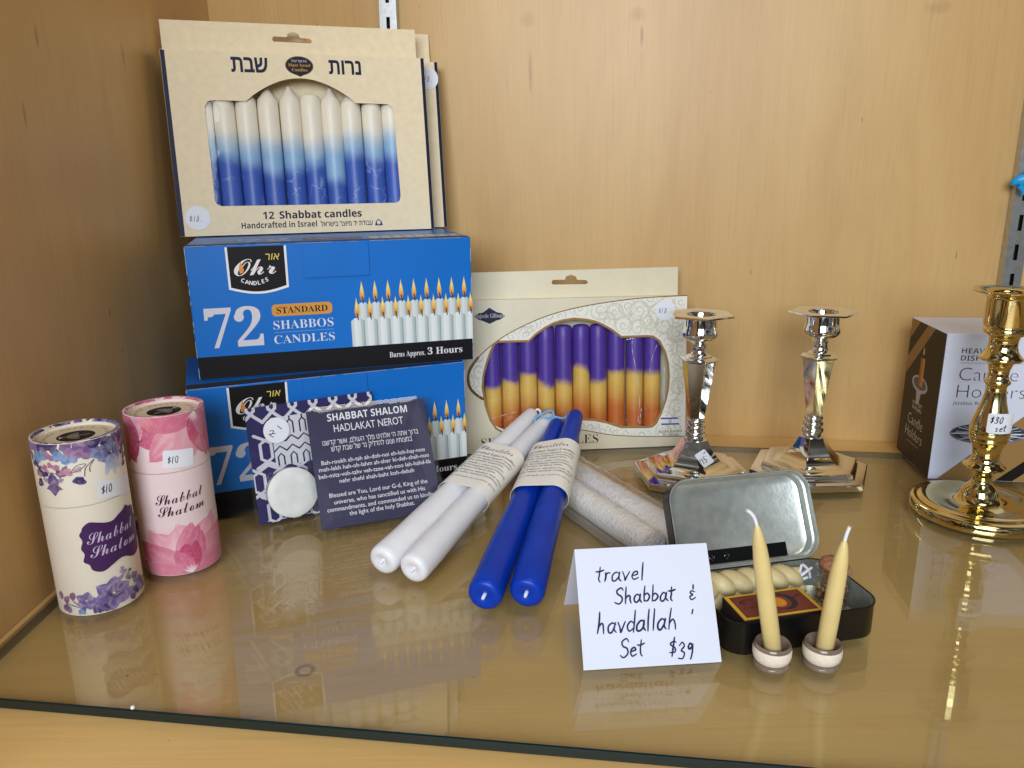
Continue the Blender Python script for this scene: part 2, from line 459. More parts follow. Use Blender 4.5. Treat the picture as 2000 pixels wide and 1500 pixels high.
class MB:
    """collects shapes (mm) into one mesh"""
    def __init__(s):
        s.v, s.f, s.m = [], [], []
    def add(s, vs_, fs_, mi=0, M4=None):
        o = len(s.v)
        for p in vs_:
            p = Vector(p)
            s.v.append(M4 @ p if M4 else p)
        for f in fs_:
            s.f.append([i + o for i in f]); s.m.append(mi)
        return s
    def box(s, a, b, mi=0, M4=None):
        (x0, y0, z0), (x1, y1, z1) = a, b
        v = [(x0, y0, z0), (x1, y0, z0), (x1, y1, z0), (x0, y1, z0), (x0, y0, z1), (x1, y0, z1), (x1, y1, z1), (x0, y1, z1)]
        return s.add(v, [(0, 3, 2, 1), (4, 5, 6, 7), (0, 1, 5, 4), (1, 2, 6, 5), (2, 3, 7, 6), (3, 0, 4, 7)], mi, M4)
    def loft(s, rings, mi=0, cap0=False, cap1=False, M4=None, closed=True):
        n = len(rings[0]); v = [p for r_ in rings for p in r_]; f = []
        for i in range(len(rings) - 1):
            for j in range(n if closed else n - 1):
                k_ = (j + 1) % n
                f.append((i * n + j, i * n + k_, (i + 1) * n + k_, (i + 1) * n + j))
        if cap0: f.append(tuple(reversed(range(n))))
        if cap1: f.append(tuple((len(rings) - 1) * n + j for j in range(n)))
        return s.add(v, f, mi, M4)
    def lathe(s, prof, n=48, mi=0, cap0=False, cap1=False, M4=None, rot=0.0):
        rings = [[(r_ * math.cos(rot + 2 * math.pi * j / n), r_ * math.sin(rot + 2 * math.pi * j / n), z) for j in range(n)] for r_, z in prof]
        return s.loft(rings, mi, cap0, cap1, M4)
    def tube(s, path, rad, n=12, mi=0, caps=True):
        path = [Vector(p) for p in path]
        rings = []; prev = None
        for i, p in enumerate(path):
            d = (path[min(i + 1, len(path) - 1)] - path[max(i - 1, 0)]).normalized()
            if prev is None:
                a = d.orthogonal().normalized()
            else:
                a = (prev - d * prev.dot(d)).normalized()
            prev = a; b = d.cross(a)
            r_ = rad[i] if hasattr(rad, '__len__') else rad
            rings.append([p + (a * math.cos(2 * math.pi * j / n) + b * math.sin(2 * math.pi * j / n)) * r_ for j in range(n)])
        return s.loft(rings, mi, caps, caps)
    def plate(s, outer, holes=(), y0=0.0, y1=0.6, mi=0, M4=None, side=None):
        """flat board in the x-z plane with real thickness along y"""
        loops = [list(outer)] + [list(h) for h in holes]
        pts = [p for l in loops for p in l]
        tri = tessellate_polygon([[Vector((p[0], p[1], 0)) for p in l] for l in loops])
        n = len(pts)
        v = [(p[0], y0, p[1]) for p in pts] + [(p[0], y1, p[1]) for p in pts]
        f = []
        for a, b, c in tri:
            ax, bx, cx = pts[a], pts[b], pts[c]
            ccw = (bx[0] - ax[0]) * (cx[1] - ax[1]) - (bx[1] - ax[1]) * (cx[0] - ax[0]) > 0
            t3 = (a, b, c) if ccw else (c, b, a)
            f.append(t3); f.append(tuple(reversed([q + n for q in t3])))
        s.add(v, f, mi, M4)
        o = 0
        for l in loops:
            k_ = len(l)
            s.add([(p[0], y0, p[1]) for p in l] + [(p[0], y1, p[1]) for p in l],
                  [(i, (i + 1) % k_, (i + 1) % k_ + k_, i + k_) for i in range(k_)], mi if side is None else side, M4)
        return s
    def build(s, name, mats, parent=None, smooth=None, bevel=0.0, mw=None):
        me = bpy.data.meshes.new(name)
        me.from_pydata([tuple(p * S) for p in s.v], [], s.f)
        me.polygons.foreach_set('material_index', s.m)
        me.validate(); me.update()
        bm = bmesh.new(); bm.from_mesh(me)
        bmesh.ops.remove_doubles(bm, verts=bm.verts, dist=1e-6)
        bmesh.ops.recalc_face_normals(bm, faces=bm.faces)
        bm.to_mesh(me); bm.free()
        if not isinstance(mats, (list, tuple)): mats = [mats]
        return finish(name, me, mats, parent, smooth, bevel, mw)

def catmull(pts, n=8, closed=False):
    P = [Vector((p[0], p[1], p[2] if len(p) > 2 else 0)) for p in pts]
    out = []
    N = len(P)
    for i in range(N if closed else N - 1):
        if closed: a, b, c, d = P[i - 1], P[i], P[(i + 1) % N], P[(i + 2) % N]
        else: a, b, c, d = P[max(i - 1, 0)], P[i], P[i + 1], P[min(i + 2, N - 1)]
        for k_ in range(n):
            t = k_ / n
            out.append(0.5 * ((2 * b) + (c - a) * t + (2 * a - 5 * b + 4 * c - d) * t * t + (-a + 3 * b - 3 * c + d) * t ** 3))
    if not closed: out.append(P[-1])
    return out

def rrect(x0, y0, x1, y1, r, n=5):
    o = []
    for cx, cy, a in ((x1 - r, y0 + r, -90), (x1 - r, y1 - r, 0), (x0 + r, y1 - r, 90), (x0 + r, y0 + r, 180)):
        for i in range(n + 1):
            t = R(a + 90 * i / n)
            o.append((cx + r * math.cos(t), cy + r * math.sin(t)))
    return o
def ellipse(cx, cy, a, b, n=32):
    return [(cx + a * math.cos(2 * math.pi * i / n), cy + b * math.sin(2 * math.pi * i / n)) for i in range(n)]

# ------------------------------------------------------------------ writing
_tc = {}
def glyphs(s_, off=0.0):
    """outlines of a string, filled loop by loop; off < 0 thins the letters"""
    if (s_, off) in _tc: return _tc[(s_, off)]
    c = bpy.data.curves.new('t', 'FONT')
    c.body, c.size = s_, 1.0
    o = bpy.data.objects.new('t', c)
    COL.objects.link(o)
    cc = o.to_curve(bpy.context.evaluated_depsgraph_get())
    loops = []
    for spl in cc.splines:
        bp_ = spl.bezier_points; n = len(bp_); P = []
        for i in range(n):
            a, b = bp_[i], bp_[(i + 1) % n]
            st = (a.handle_right - a.co).cross(b.co - a.co).length < 1e-7 and (b.handle_left - b.co).cross(b.co - a.co).length < 1e-7
            for k_ in range(1 if st else 3):
                t = k_ / 3
                p = (1 - t) ** 3 * a.co + 3 * (1 - t) ** 2 * t * a.handle_right + 3 * (1 - t) * t * t * b.handle_left + t ** 3 * b.co
                if not P or (p - P[-1]).length > 2e-4: P.append(Vector((p.x, p.y, 0)))
        if len(P) > 2 and (P[0] - P[-1]).length < 2e-4: P.pop()
        if len(P) > 2: loops.append(P)
    o.to_curve_clear(); bpy.data.objects.remove(o); bpy.data.curves.remove(c)
    def sa(l): return sum(l[i - 1].x * l[i].y - l[i].x * l[i - 1].y for i in range(len(l))) / 2
    def inside(p, P):
        c_ = False
        for i in range(len(P)):
            a, b = P[i - 1], P[i]
            if (a.y > p.y) != (b.y > p.y) and p.x < (b.x - a.x) * (p.y - a.y) / (b.y - a.y) + a.x: c_ = not c_
        return c_
    host = []
    for q in loops:                       # a hole lies wholly inside a loop that runs the other way
        host.append(next((i for i, l in enumerate(loops) if l is not q and sa(l) * sa(q) < 0 and abs(sa(l)) > abs(sa(q)) and all(inside(p, l) for p in q[::3])), None))
    if off:
        new = []
        for q, hst in zip(loops, host):
            n = len(q)
            ori = sa(q) if hst is None else -sa(q)
            o_ = off if ori < 0 else -off
            r_ = []
            for i in range(n):
                d1, d2 = (q[i] - q[i - 1]).normalized(), (q[(i + 1) % n] - q[i]).normalized()
                n1, n2 = Vector((-d1.y, d1.x, 0)), Vector((-d2.y, d2.x, 0))
                r_.append(q[i] + (n1 + n2) / max(.5, 1 + n1.dot(n2)) * o_)
            new.append(r_)
        loops = new
    outers = [(l, [h for h, hh in zip(loops, host) if hh == i]) for i, l in enumerate(loops) if host[i] is None]
    groups = []; boxes = []
    for l, hs in outers:
        fl = [p * 1000 for q in [l] + hs for p in q]
        tri = tessellate_polygon([[p * 1000 for p in q] for q in [l] + hs])
        x0, x1 = min(p.x for p in l), max(p.x for p in l)
        g = 0
        while any(gg == g and a < x1 and x0 < b for a, b, gg in boxes): g += 1
        boxes.append((x0, x1, g))
        while len(groups) <= g: groups.append(([], []))
        V, F_ = groups[g]; o_ = len(V)
        V += [(p.x / 1000, p.y / 1000) for p in fl]; F_ += [tuple(i + o_ for i in t) for t in tri]
    _tc[(s_, off)] = groups
    return groups
def alph(s_, up_, lo, dg=None, ex={}):
    o = ''
    for ch in s_:
        if ch in ex: o += chr(ex[ch])
        elif 'A' <= ch <= 'Z': o += chr(up_ + ord(ch) - 65)
        elif 'a' <= ch <= 'z': o += chr(lo + ord(ch) - 97)
        elif dg and ch.isdigit(): o += chr(dg + int(ch))
        else: o += ch
    return o
def serif(s_): return alph(s_, 0x1D400, 0x1D41A, 0x1D7CE)
def serif_it(s_): return alph(s_, 0x1D468, 0x1D482)
def script(s_): return alph(s_, 0x1D4D0, 0x1D4EA)
def sansb(s_): return alph(s_, 0x1D5D4, 0x1D5EE, 0x1D7EC)
def heb(s_): return s_[::-1]

HAND = {
 'a': (.95, [[(.75, .85), (.4, 1), (.05, .6), (.1, .1), (.4, .02), (.72, .5), (.78, .98)], [(.78, .98), (.74, .35), (.95, .02)]]),
 't': (.6, [[(.3, 1.75), (.26, .9), (.24, .3), (.42, .02)], [(-.1, 1.2), (.3, 1.25), (.7, 1.38)]]),
 'r': (.65, [[(.08, 1), (.14, .5), (.12, 0)], [(.13, .55), (.32, .92), (.62, .98)]]),
 'v': (.75, [[(0, 1), (.18, .45), (.32, .05), (.5, .5), (.72, 1)]]),
 'e': (.75, [[(.1, .5), (.4, .56), (.66, .72), (.5, 1), (.2, .85), (.05, .4), (.28, .02), (.74, .2)]]),
 'l': (.35, [[(.14, 2.05), (.1, 1), (.1, 0)]]),
 'h': (.85, [[(.14, 2.05), (.12, 1), (.08, 0)], [(.1, .55), (.34, .96), (.6, .84), (.66, .4), (.74, 0)]]),
 'b': (.85, [[(.14, 2.0), (.12, 1), (.12, .06)], [(.12, .7), (.45, 1), (.74, .6), (.5, .05), (.12, .1)]]),
 'd': (.9, [[(.7, .8), (.38, 1), (.05, .5), (.26, .02), (.7, .4)], [(.8, 2.05), (.74, 1), (.76, 0)]]),
 'S': (.95, [[(.95, 1.7), (.66, 1.98), (.2, 1.7), (.32, 1.2), (.74, .9), (.84, .35), (.45, .0), (0, .2)]]),
 's': (.6, [[(.5, .9), (.25, 1), (.1, .75), (.45, .4), (.3, .02), (0, .1)]]),
 '$': (.75, [[(.68, 1.45), (.38, 1.62), (.12, 1.3), (.58, .85), (.55, .42), (.05, .42)], [(.5, 2.0), (.3, .05)]]),
 '0': (.8, [[(.45, 1.9), (.1, 1.3), (.1, .4), (.4, .02), (.72, .6), (.7, 1.5), (.45, 1.9), (.36, 1.8)]]),
 '1': (.35, [[(.2, 1.9), (.12, 1), (.05, 0)]]),
 '3': (.8, [[(.1, 1.7), (.45, 1.95), (.66, 1.55), (.28, 1.05), (.66, .75), (.5, .1), (0, .15)]]),
 '5': (.8, [[(.25, 1.8), (.15, 1.05), (.5, 1.1), (.7, .6), (.4, .02), (.02, .15)], [(.25, 1.8), (.75, 1.9)]]),
 '8': (.7, [[(.6, 1.7), (.3, 1.9), (.15, 1.5), (.55, .8), (.45, .1), (.15, .1), (.08, .5), (.45, 1.1), (.6, 1.7)]]),
 '9': (.75, [[(.65, 1.5), (.4, 1.85), (.1, 1.5), (.25, 1.1), (.62, 1.35), (.68, 1.7), (.6, .8), (.45, 0)]]),
 '&': (.8, [[(.6, .9), (.3, 1.02), (.12, .8), (.42, .58), (.08, .32), (.3, 0), (.72, .25)], [(.5, 1.75), (.48, 1.3)]]),
 "'": (.3, [[(.15, 2.1), (.1, 1.6)]]),
 '.': (.4, [[(.1, .02), (.14, .08), (.18, .02)]]),
 '-': (.9, [[(.1, 1.7), (.5, 1.85), (.8, 1.95)]]),
}

class Ink:
    """flat printing: shapes in (u, v) mm with a colour each, stacked in thin layers and laid on a surface"""
    def __init__(s, base=0.06, step=0.005):
        s.e, s.base, s.step = [], base, step
    def _c(s, col):
        if callable(col): return col
        c = lin(col)
        return lambda u, v: c
    def mesh(s, vs_, fs_, col, ramp=0.0):
        s.e.append((vs_, fs_, s._c(col), ramp)); return s
    def poly(s, pts, col, holes=()):
        loops = [list(pts)] + [list(h) for h in holes]
        fl = [p for l in loops for p in l]
        tri = tessellate_polygon([[Vector((p[0], p[1], 0)) for p in l] for l in loops])
        return s.mesh([(p[0], p[1]) for p in fl], tri, col)
    def grid(s, x0, y0, x1, y1, nx, ny, col, shape=None):
        v = []
        for j in range(ny + 1):
            for i in range(nx + 1):
                u, w = x0 + (x1 - x0) * i / nx, y0 + (y1 - y0) * j / ny
                v.append((u, w))
        f = [(j * (nx + 1) + i, j * (nx + 1) + i + 1, (j + 1) * (nx + 1) + i + 1, (j + 1) * (nx + 1) + i) for j in range(ny) for i in range(nx)]
        return s.mesh(v, f, col)
    def rect(s, x0, y0, x1, y1, col): return s.poly([(x0, y0), (x1, y0), (x1, y1), (x0, y1)], col)
    def ell(s, cx, cy, a, b, col, n=28): return s.poly(ellipse(cx, cy, a, b, n), col)
    def text(s, t, x, y, h, col, w=None, al='l', off=0.0, rot=0.0, shear=0.0, cap=0.7):
        """h: capital height; w: fit to that width"""
        gr = glyphs(t, off)
        if not gr: return s
        x0, x1 = min(p[0] for v, f in gr for p in v), max(p[0] for v, f in gr for p in v)
        k_ = h / cap
        kx = w / (x1 - x0) if w else k_
        W = (x1 - x0) * kx
        ox = {'l': 0, 'c': -W / 2, 'r': -W}[al]
        c, sn = math.cos(R(rot)), math.sin(R(rot))
        for v, f in gr:
            o = []
            for p in v:
                a, b = (p[0] - x0) * kx + ox + shear * p[1] * k_, p[1] * k_
                o.append((x + a * c - b * sn, y + a * sn + b * c))
            s.mesh(o, f, col)
        return s
    def stroke(s, pts, w, col, n=7, taper=0.0, smooth=True):
        P = catmull(pts, n) if smooth else [Vector((p[0], p[1], 0)) for p in pts]
        Q = [P[0]]
        for p in P[1:]:
            if (p - Q[-1]).length > 1e-5: Q.append(p)
        P = Q; m = len(P)
        if m < 2: return s
        v = []; f = []
        ds = [(P[min(i + 1, m - 1)] - P[max(i - 1, 0)]) for i in range(m)]
        def put(p, d, hw):
            d = d.normalized() if d.length > 1e-9 else Vector((1, 0, 0))
            q = Vector((-d.y, d.x, 0)) * hw
            v.append((p.x + q.x, p.y + q.y)); v.append((p.x - q.x, p.y - q.y))
        d0 = ds[0].normalized(); d1 = ds[-1].normalized()
        put(P[0] - d0 * w * .45, ds[0], w * .22)
        for i in range(m):
            t = i / (m - 1)
            put(P[i], ds[i], w / 2 * (1 - taper * abs(2 * t - 1) ** 2))
        put(P[-1] + d1 * w * .45, ds[-1], w * .22)
        for i in range(len(v) // 2 - 1):
            f.append((2 * i, 2 * i + 1, 2 * i + 3, 2 * i + 2))
        return s.mesh(v, f, col, ramp=0.02)
    def hand(s, t, x, y, xh, w, col, slant=0.12, sp=0.28, kx=1.0):
        cx = x; hr = random.Random(len(t) * 7 + int(x * 3))
        for ch in t:
            if ch == ' ': cx += xh * .9 * kx; continue
            adv, st = HAND[ch]
            for pts in st:
                s.stroke([(cx + (p[0] + slant * p[1] + hr.uniform(-.05, .05)) * xh * kx, y + (p[1] + hr.uniform(-.05, .05)) * xh) for p in pts], w * hr.uniform(.82, 1.12), col, taper=.3)
            cx += (adv + sp * hr.uniform(.7, 1.3)) * xh * kx; y += hr.uniform(-.06, .06) * xh
        return s
    def petal(s, cx, cy, ang, ln, wd, c0, c1, streak=0.0, nl=9, nw=8, tip=0.35, bend=0.0, seed=0):
        rn = random.Random(seed + int(ang * 13) + int(cx * 7))
        a = R(ang); ph = rn.random() * 6
        v = []
        C0, C1 = lin(c0), lin(c1)
        cols = []
        for i in range(nl + 1):
            t = i / nl
            hw = wd / 2 * (math.sin(math.pi * min(1, t ** (0.5 + tip))) ** 0.65 if 0 < t < 1 else 0.04)
            for j in range(nw + 1):
                q = 2 * j / nw - 1
                px = t * ln * (1 + 0.05 * math.sin(q * 5 + ph)); py = q * hw + bend * t * t * ln
                v.append((cx + px * math.cos(a) - py * math.sin(a), cy + px * math.sin(a) + py * math.cos(a)))
                m_ = t + streak * math.sin(q * 9 + ph) * (0.4 + .6 * t) + 0.25 * (abs(q) ** 3) * (1 if streak else 0)
                m_ = max(0, min(1, m_))
                cols.append(tuple(C0[k_] * (1 - m_) + C1[k_] * m_ for k_ in range(4)))
        f = [(i * (nw + 1) + j, i * (nw + 1) + j + 1, (i + 1) * (nw + 1) + j + 1, (i + 1) * (nw + 1) + j) for i in range(nl) for j in range(nw)]
        s.e.append((v, f, cols, 0.0)); return s
    def blob(s, cx, cy, r_, col, rough=0.25, n=18, seed=0, sq=1.0):
        rn = random.Random(seed)
        ph = [rn.random() * 6.28 for _ in range(3)]
        pts = []
        for i in range(n):
            t = 2 * math.pi * i / n
            k_ = 1 + rough * (0.5 * math.sin(2 * t + ph[0]) + .5 * math.sin(3 * t + ph[1]) + .3 * math.sin(5 * t + ph[2]))
            pts.append((cx + r_ * k_ * math.cos(t), cy + r_ * sq * k_ * math.sin(t)))
        return s.poly(pts, col)
    def build(s, name, parent, fmap=None, cuts=None, mat_='ink', clip=None):
        """fmap(u, v, d) -> mm point, d = height above the surface"""
        if fmap is None: fmap = lambda u, v, d: (u, -d, v)
        bm = bmesh.new()
        cl = bm.loops.layers.float_color.new('Col')
        for i, (vs_, fs_, cf, ramp) in enumerate(s.e):
            h = s.base + s.step * i
            n = max(1, len(vs_) - 1)
            bv = [bm.verts.new((p[0], p[1], h + ramp * k_ / n)) for k_, p in enumerate(vs_)]
            idx = {b: k_ for k_, b in enumerate(bv)}
            for f in fs_:
                try: fc = bm.faces.new([bv[q] for q in f])
                except ValueError: continue
                fc.normal_update()
                if fc.normal.z < 0: fc.normal_flip()
                for lp in fc.loops:
                    lp[cl] = cf[idx[lp.vert]] if isinstance(cf, list) else cf(lp.vert.co.x, lp.vert.co.y)
        if clip:
            (ua, va, ub, vb) = clip
            for co, no in (((ua, 0, 0), (-1, 0, 0)), ((ub, 0, 0), (1, 0, 0)), ((0, va, 0), (0, -1, 0)), ((0, vb, 0), (0, 1, 0))):
                bmesh.ops.bisect_plane(bm, geom=bm.verts[:] + bm.edges[:] + bm.faces[:], plane_co=co, plane_no=no, clear_outer=True)
        if cuts:
            for u in cuts:
                bmesh.ops.bisect_plane(bm, geom=bm.verts[:] + bm.edges[:] + bm.faces[:], plane_co=(u, 0, 0), plane_no=(1, 0, 0))
        for v in bm.verts:
            v.co = Vector(fmap(v.co.x, v.co.y, v.co.z)) * S
        me = bpy.data.meshes.new(name)
        bm.to_mesh(me); bm.free()
        return finish(name, me, [M[mat_]], parent)

def sticker(parent, pts, marks, fmap=None, cuts=None, label=None, name='price_sticker', th=0.16, d0=0.35):
    k_ = Ink(base=d0, step=0.0)
    k_.poly(pts, (232, 234, 242))
    o = k_.build(name, parent, fmap, cuts)
    if label: o['label'] = label
    i2 = Ink(base=d0 + 0.06, step=0.006)
    marks(i2)
    i2.build('handwriting', o, fmap, cuts)
    return o

# ================================================================== the cabinet
def structure(o):
    o['kind'] = 'structure'; return o
def wy(x): return 774.4 - 0.152 * x            # back wall line
def gy0(x): return 296.7 - 0.138 * x           # front edge of the glass
def gy1(x): return 722.5 - 0.1535 * x          # back edge of the glass
X0, X1 = -292.0, 900.0

m_ = MB(); m_.add([(-292, 90, -40), (-292, wy(-292) - 1, -40), (-292, wy(-292) - 1, 700), (-292, 90, 700), (-312, 90, -40), (-312, wy(-292) - 1, -40), (-312, wy(-292) - 1, 700), (-312, 90, 700)],
   [(0, 1, 2, 3), (7, 6, 5, 4), (0, 3, 7, 4), (1, 5, 6, 2), (3, 2, 6, 7), (0, 4, 5, 1)])
structure(m_.build('left_wall', M['wall']))
m_ = MB()
a_, b_x = -330, X1
m_.add([(a_, wy(a_), -40), (b_x, wy(b_x), -40), (b_x, wy(b_x), 700), (a_, wy(a_), 700), (a_, wy(a_) + 20, -40), (b_x, wy(b_x) + 20, -40), (b_x, wy(b_x) + 20, 700), (a_, wy(a_) + 20, 700)],
   [(0, 1, 2, 3), (7, 6, 5, 4), (0, 3, 7, 4), (1, 5, 6, 2), (3, 2, 6, 7), (0, 4, 5, 1)])
structure(m_.build('back_wall', M['wall']))
m_ = MB()
q0 = [(-291.5, 170), (X1, 60), (X1, wy(X1) - .5), (-291.5, wy(-291.5) - .5)]
m_.add([(x, y, -26) for x, y in q0] + [(x, y, -6.4) for x, y in q0], [(3, 2, 1, 0), (4, 5, 6, 7), (0, 1, 5, 4), (1, 2, 6, 5), (2, 3, 7, 6), (3, 0, 4, 7)])
structure(m_.build('wooden_shelf', M['shelf'], bevel=1.0))
m_ = MB()
q0 = [(-287.4, gy0(-287.4)), (X1 - 20, gy0(X1 - 20)), (X1 - 20, gy1(X1 - 20)), (-287.4, gy1(-287.4))]
b_ = 0.7
def inset(z, d):
    return [(q0[0][0] + d, q0[0][1] + d, z), (q0[1][0] - d, q0[1][1] + d, z), (q0[2][0] - d, q0[2][1] - d, z), (q0[3][0] + d, q0[3][1] - d, z)]
rings = [inset(-6.0, b_), inset(-6.0 + b_, 0), inset(-b_, 0), inset(0, b_)]
vv = [p for r_ in rings for p in r_]
m_.add(vv, [(3, 2, 1, 0), (12, 13, 14, 15)], 0)
ff = [(i * 4 + j, i * 4 + (j + 1) % 4, (i + 1) * 4 + (j + 1) % 4, (i + 1) * 4 + j) for i in range(3) for j in range(4)]
m_.add(vv, ff, 2)
m_.m = [1 if (k_ >= 2 and (k_ - 2) % 4 == 0) else q for k_, q in enumerate(m_.m)]
structure(m_.build('glass_sheet', [M['glass'], M['edge'], M['edge_side']]))
# thin wooden strip between glass and left wall
m_ = MB(); m_.box((-291.4, 95, -6.3), (-288.0, 770, 1.2))
structure(m_.build('wooden_strip', M['wall']))

# slotted metal standards screwed to the back wall
def standard(label):
    t = thing('shelf_standard', label, 'shelf standard', group='slotted metal shelf standards')
    holes = []
    w, h0, h1 = 8.2, -4, 640
    z = 12.0
    while z < h1 - 20:
        holes.append([(-1.7, z), (1.7, z), (1.7, z + 14), (-1.7, z + 14)])
        z += 26.0
    m_ = MB()
    m_.plate([(-w, h0), (w, h0), (w, h1), (-w, h1)], holes, -10.0, -8.8)
    m_.box((-w, -8.79, h0), (-w + 1.2, -.3, h1)); m_.box((w - 1.2, -8.79, h0), (w, -.3, h1))
    m_.build('channel', M['steel'], t)
    m_ = MB(); m_.box((-w + 1.3, -3.0, h0), (w - 1.3, -.4, h1)); m_.build('inner_back', M['dark'], t)
    return t
ang = math.degrees(math.atan(-0.152))
s1 = standard('metal shelf standard rising behind the beige candle boxes')
s1.matrix_world = Matrix.Translation(Vector((-110.0, wy(-110.0), 0)) * S) @ Matrix.Rotation(R(ang), 4, 'Z') @ Matrix.Translation((0, 0, (382 - 12 - 26 * 14) * S))
s2 = s1.copy(); COL.objects.link(s2)
for ch in list(s1.children):
    c_ = ch.copy(); COL.objects.link(c_); c_.parent = s2
s2['label'] = 'metal shelf standard at the right edge above the brass candlestick, blue plastic on it'
s2.matrix_world = Matrix.Translation(Vector((455.5, wy(455.5), 0)) * S) @ Matrix.Rotation(R(ang), 4, 'Z') @ Matrix.Translation((0, 0, (198.6 - 12 - 26 * 7) * S))

# scrap of blue plastic caught on the right standard
m_ = MB()
rn = random.Random(3)
cpt = [(437, 0, 240), (441, -1, 243), (446, -2, 243), (452, -3, 246), (458, -3, 249)]
rings = []
for i, p in enumerate(cpt):
    rr = (2.0, 4.2, 6.2, 7.6, 7.0)[i]
    rings.append([(p[0] + rn.uniform(-.5, .5), wy(450) - 16 + p[1] + .7 * rr * math.cos(2 * math.pi * j / 10) * rn.uniform(.75, 1.2), p[2] + rr * math.sin(2 * math.pi * j / 10) * rn.uniform(.75, 1.2)) for j in range(10)])
m_.loft(rings, 0, True, True)
m_.tube([(444, wy(450) - 17, 238), (447, wy(450) - 18, 234), (448, wy(450) - 18, 230)], [3.0, 2.4, 1.2], 8)
tag(m_.build('plastic_scrap', M['bluetag'], smooth=60), 'bright blue plastic scrap snagged on the right metal standard', 'plastic scrap')

# ================================================================== beige window boxes of blue candles
WIN = [(36, 26), (108, 25.6), (188.4, 25.7), (191.6, 27.5), (192.9, 32.3), (191.7, 106.5), (190.3, 111), (187, 113.3), (183.5, 113.5), (158, 113.9)]
arc = []
for i in range(1, 16):                       # arch over the middle of the window
    t = i / 16
    x = 158 - (158 - 64.8) * t
    arc.append((x, 114.0 + 20.0 * math.sin(math.pi * t) ** 0.85))
WIN += arc + [(64.8, 114.1), (37.5, 114.3), (33.5, 113.3), (31, 109.4), (30.6, 104), (31.0, 31.5), (32.2, 28)]
SLOT = [(92.6, 169.2), (124.2, 168.8), (126.0, 170.2), (124.4, 172.6), (115.6, 173.2), (114.6, 176.2), (109.7, 178.0), (105.2, 176.4), (104.4, 173.4), (93.0, 173.6), (91.4, 171.4)]
def beige_box(label, loc, yaw, lean, full=True):
    SC = 0.974
    t = thing('candle_box', label, 'candle box', loc, yaw, lean, 'beige window boxes of candles')
    t.matrix_world = t.matrix_world @ Matrix.Scale(SC, 4)
    W, H, D = 222.8, 153.4, 19.4
    m_ = MB(); m_.plate([(0, 1), (W, 1), (W, H + 1), (0, H + 1)], [WIN], 0, .5)
    m_.build('front_panel', M['cream'], t)
    m_ = MB()
    m_.box((0.05, .55, 1.1), (.6, D - .1, H + .9), 1); m_.box((W - .6, .55, 1.1), (W - .05, D - .1, H + .9), 1)
    m_.box((.65, .55, 1.1), (W - .65, D - .1, 1.7), 0); m_.box((.65, .55, H + .2), (W - .65, D - .1, H + .8), 0)
    m_.build('carton_sides', [M['cream'], M['navy']], t)
    m_ = MB(); m_.plate([(.6, 1), (220.4, 1), (220.2, 184.6), (.6, 183.6)], [SLOT], D, D + .5)
    m_.build('hanging_panel', M['cream'], t)
    m_ = MB(); m_.add([(2, .75, 3), (W - 2, .75, 3), (W - 2, .75, H - 1), (2, .75, H - 1)], [(0, 1, 2, 3)])
    m_.build('window_film', M['film'], t)
    nv = (22, 22, 56)
    k_ = Ink()
    k_.poly([(0, 1.1), (3.9, 1.1), (3.6, H + .4), (.2, H + .9)], nv)
    k_.build('printed_border', t)
    k_ = Ink()
    k_.poly([(W - 2.9, 1.1), (W - .1, 1.1), (W - .1, H + .9), (W - 3.1, H + .9)], nv)
    k_.build('printed_border', t)
    k_ = Ink()
    k_.text(heb('נרות'), 136.8, 138.6, 11.0, nv, w=28.2, cap=.59, off=.026)
    k_.build('heading_lettering', t)
    k_ = Ink()
    k_.text(heb('שבת'), 55.0, 138.2, 11.4, nv, w=30.2, cap=.59, off=.026)
    k_.build('heading_lettering', t)
    k_ = Ink()
    k_.text(sansb('12'), 69.4, 14.0, 6.2, nv, w=9.5)
    k_.text(sansb('Shabbat candles'), 83.4, 14.0, 6.2, nv, w=72.4, off=.008)
    k_.text(sansb('Handcrafted in Israel'), 50.7, 6.3, 5.0, nv, w=64.5)
    k_.text(heb('עבודת יד מיוצר בישראל'), 118.6, 6.2, 3.9, nv, w=46.8, cap=.59, off=.012)
    k_.poly([(167.2, 5.6), (174.4, 5.6), (173.6, 8.4), (172.6, 8.4), (171.9, 6.6), (169.7, 6.6), (169, 8.4), (168, 8.4)], (40, 44, 120))
    k_.stroke([(168.2, 8.6), (170.8, 11.2), (173.4, 8.6)], .9, (40, 44, 120), smooth=False)
    k_.build('caption_lettering', t)
    k_ = Ink()
    cx, cy = 111.6, 144.4
    k_.ell(cx, cy, 12.0, 8.0, (120, 96, 62)); k_.ell(cx, cy, 11.3, 7.4, (26, 20, 26))
    k_.poly([(cx - 6, cy - 6.4), (cx + 6, cy - 6.4), (cx, cy - 9.2)], (26, 20, 26))
    k_.text(heb('נרות מאור ישראל'), cx, cy + 2.9, 1.9, (214, 208, 214), w=13, al='c', cap=.59)
    k_.text(serif('Maor Israel'), cx, cy - .7, 2.6, (198, 150, 84), w=19, al='c')
    k_.text(serif('Candles'), cx, cy - 4.6, 2.6, (198, 150, 84), w=13, al='c')
    k_.build('logo_badge', t)
    if full:
        sticker(t, ellipse(15.6, 16.4, 10.2, 10.2), lambda i: i.hand('$18.', 8.6, 13.4, 2.6, .42, (40, 40, 52), sp=.5, kx=1.15), label='round white price sticker reading $18.')
    else:
        sticker(t, ellipse(212.5, 139.5, 10.2, 10.2), lambda i: i.hand('$18.', 205.6, 136.6, 2.6, .42, (40, 40, 52), sp=.5, kx=1.15), label='round white price sticker reading $18., upper corner')
    return t
yw, ln = 18.2, 6.8
box_a = beige_box('front beige window box of white and blue candles on the blue carton', (-275.9, 653.1, 204.4), yw, ln)
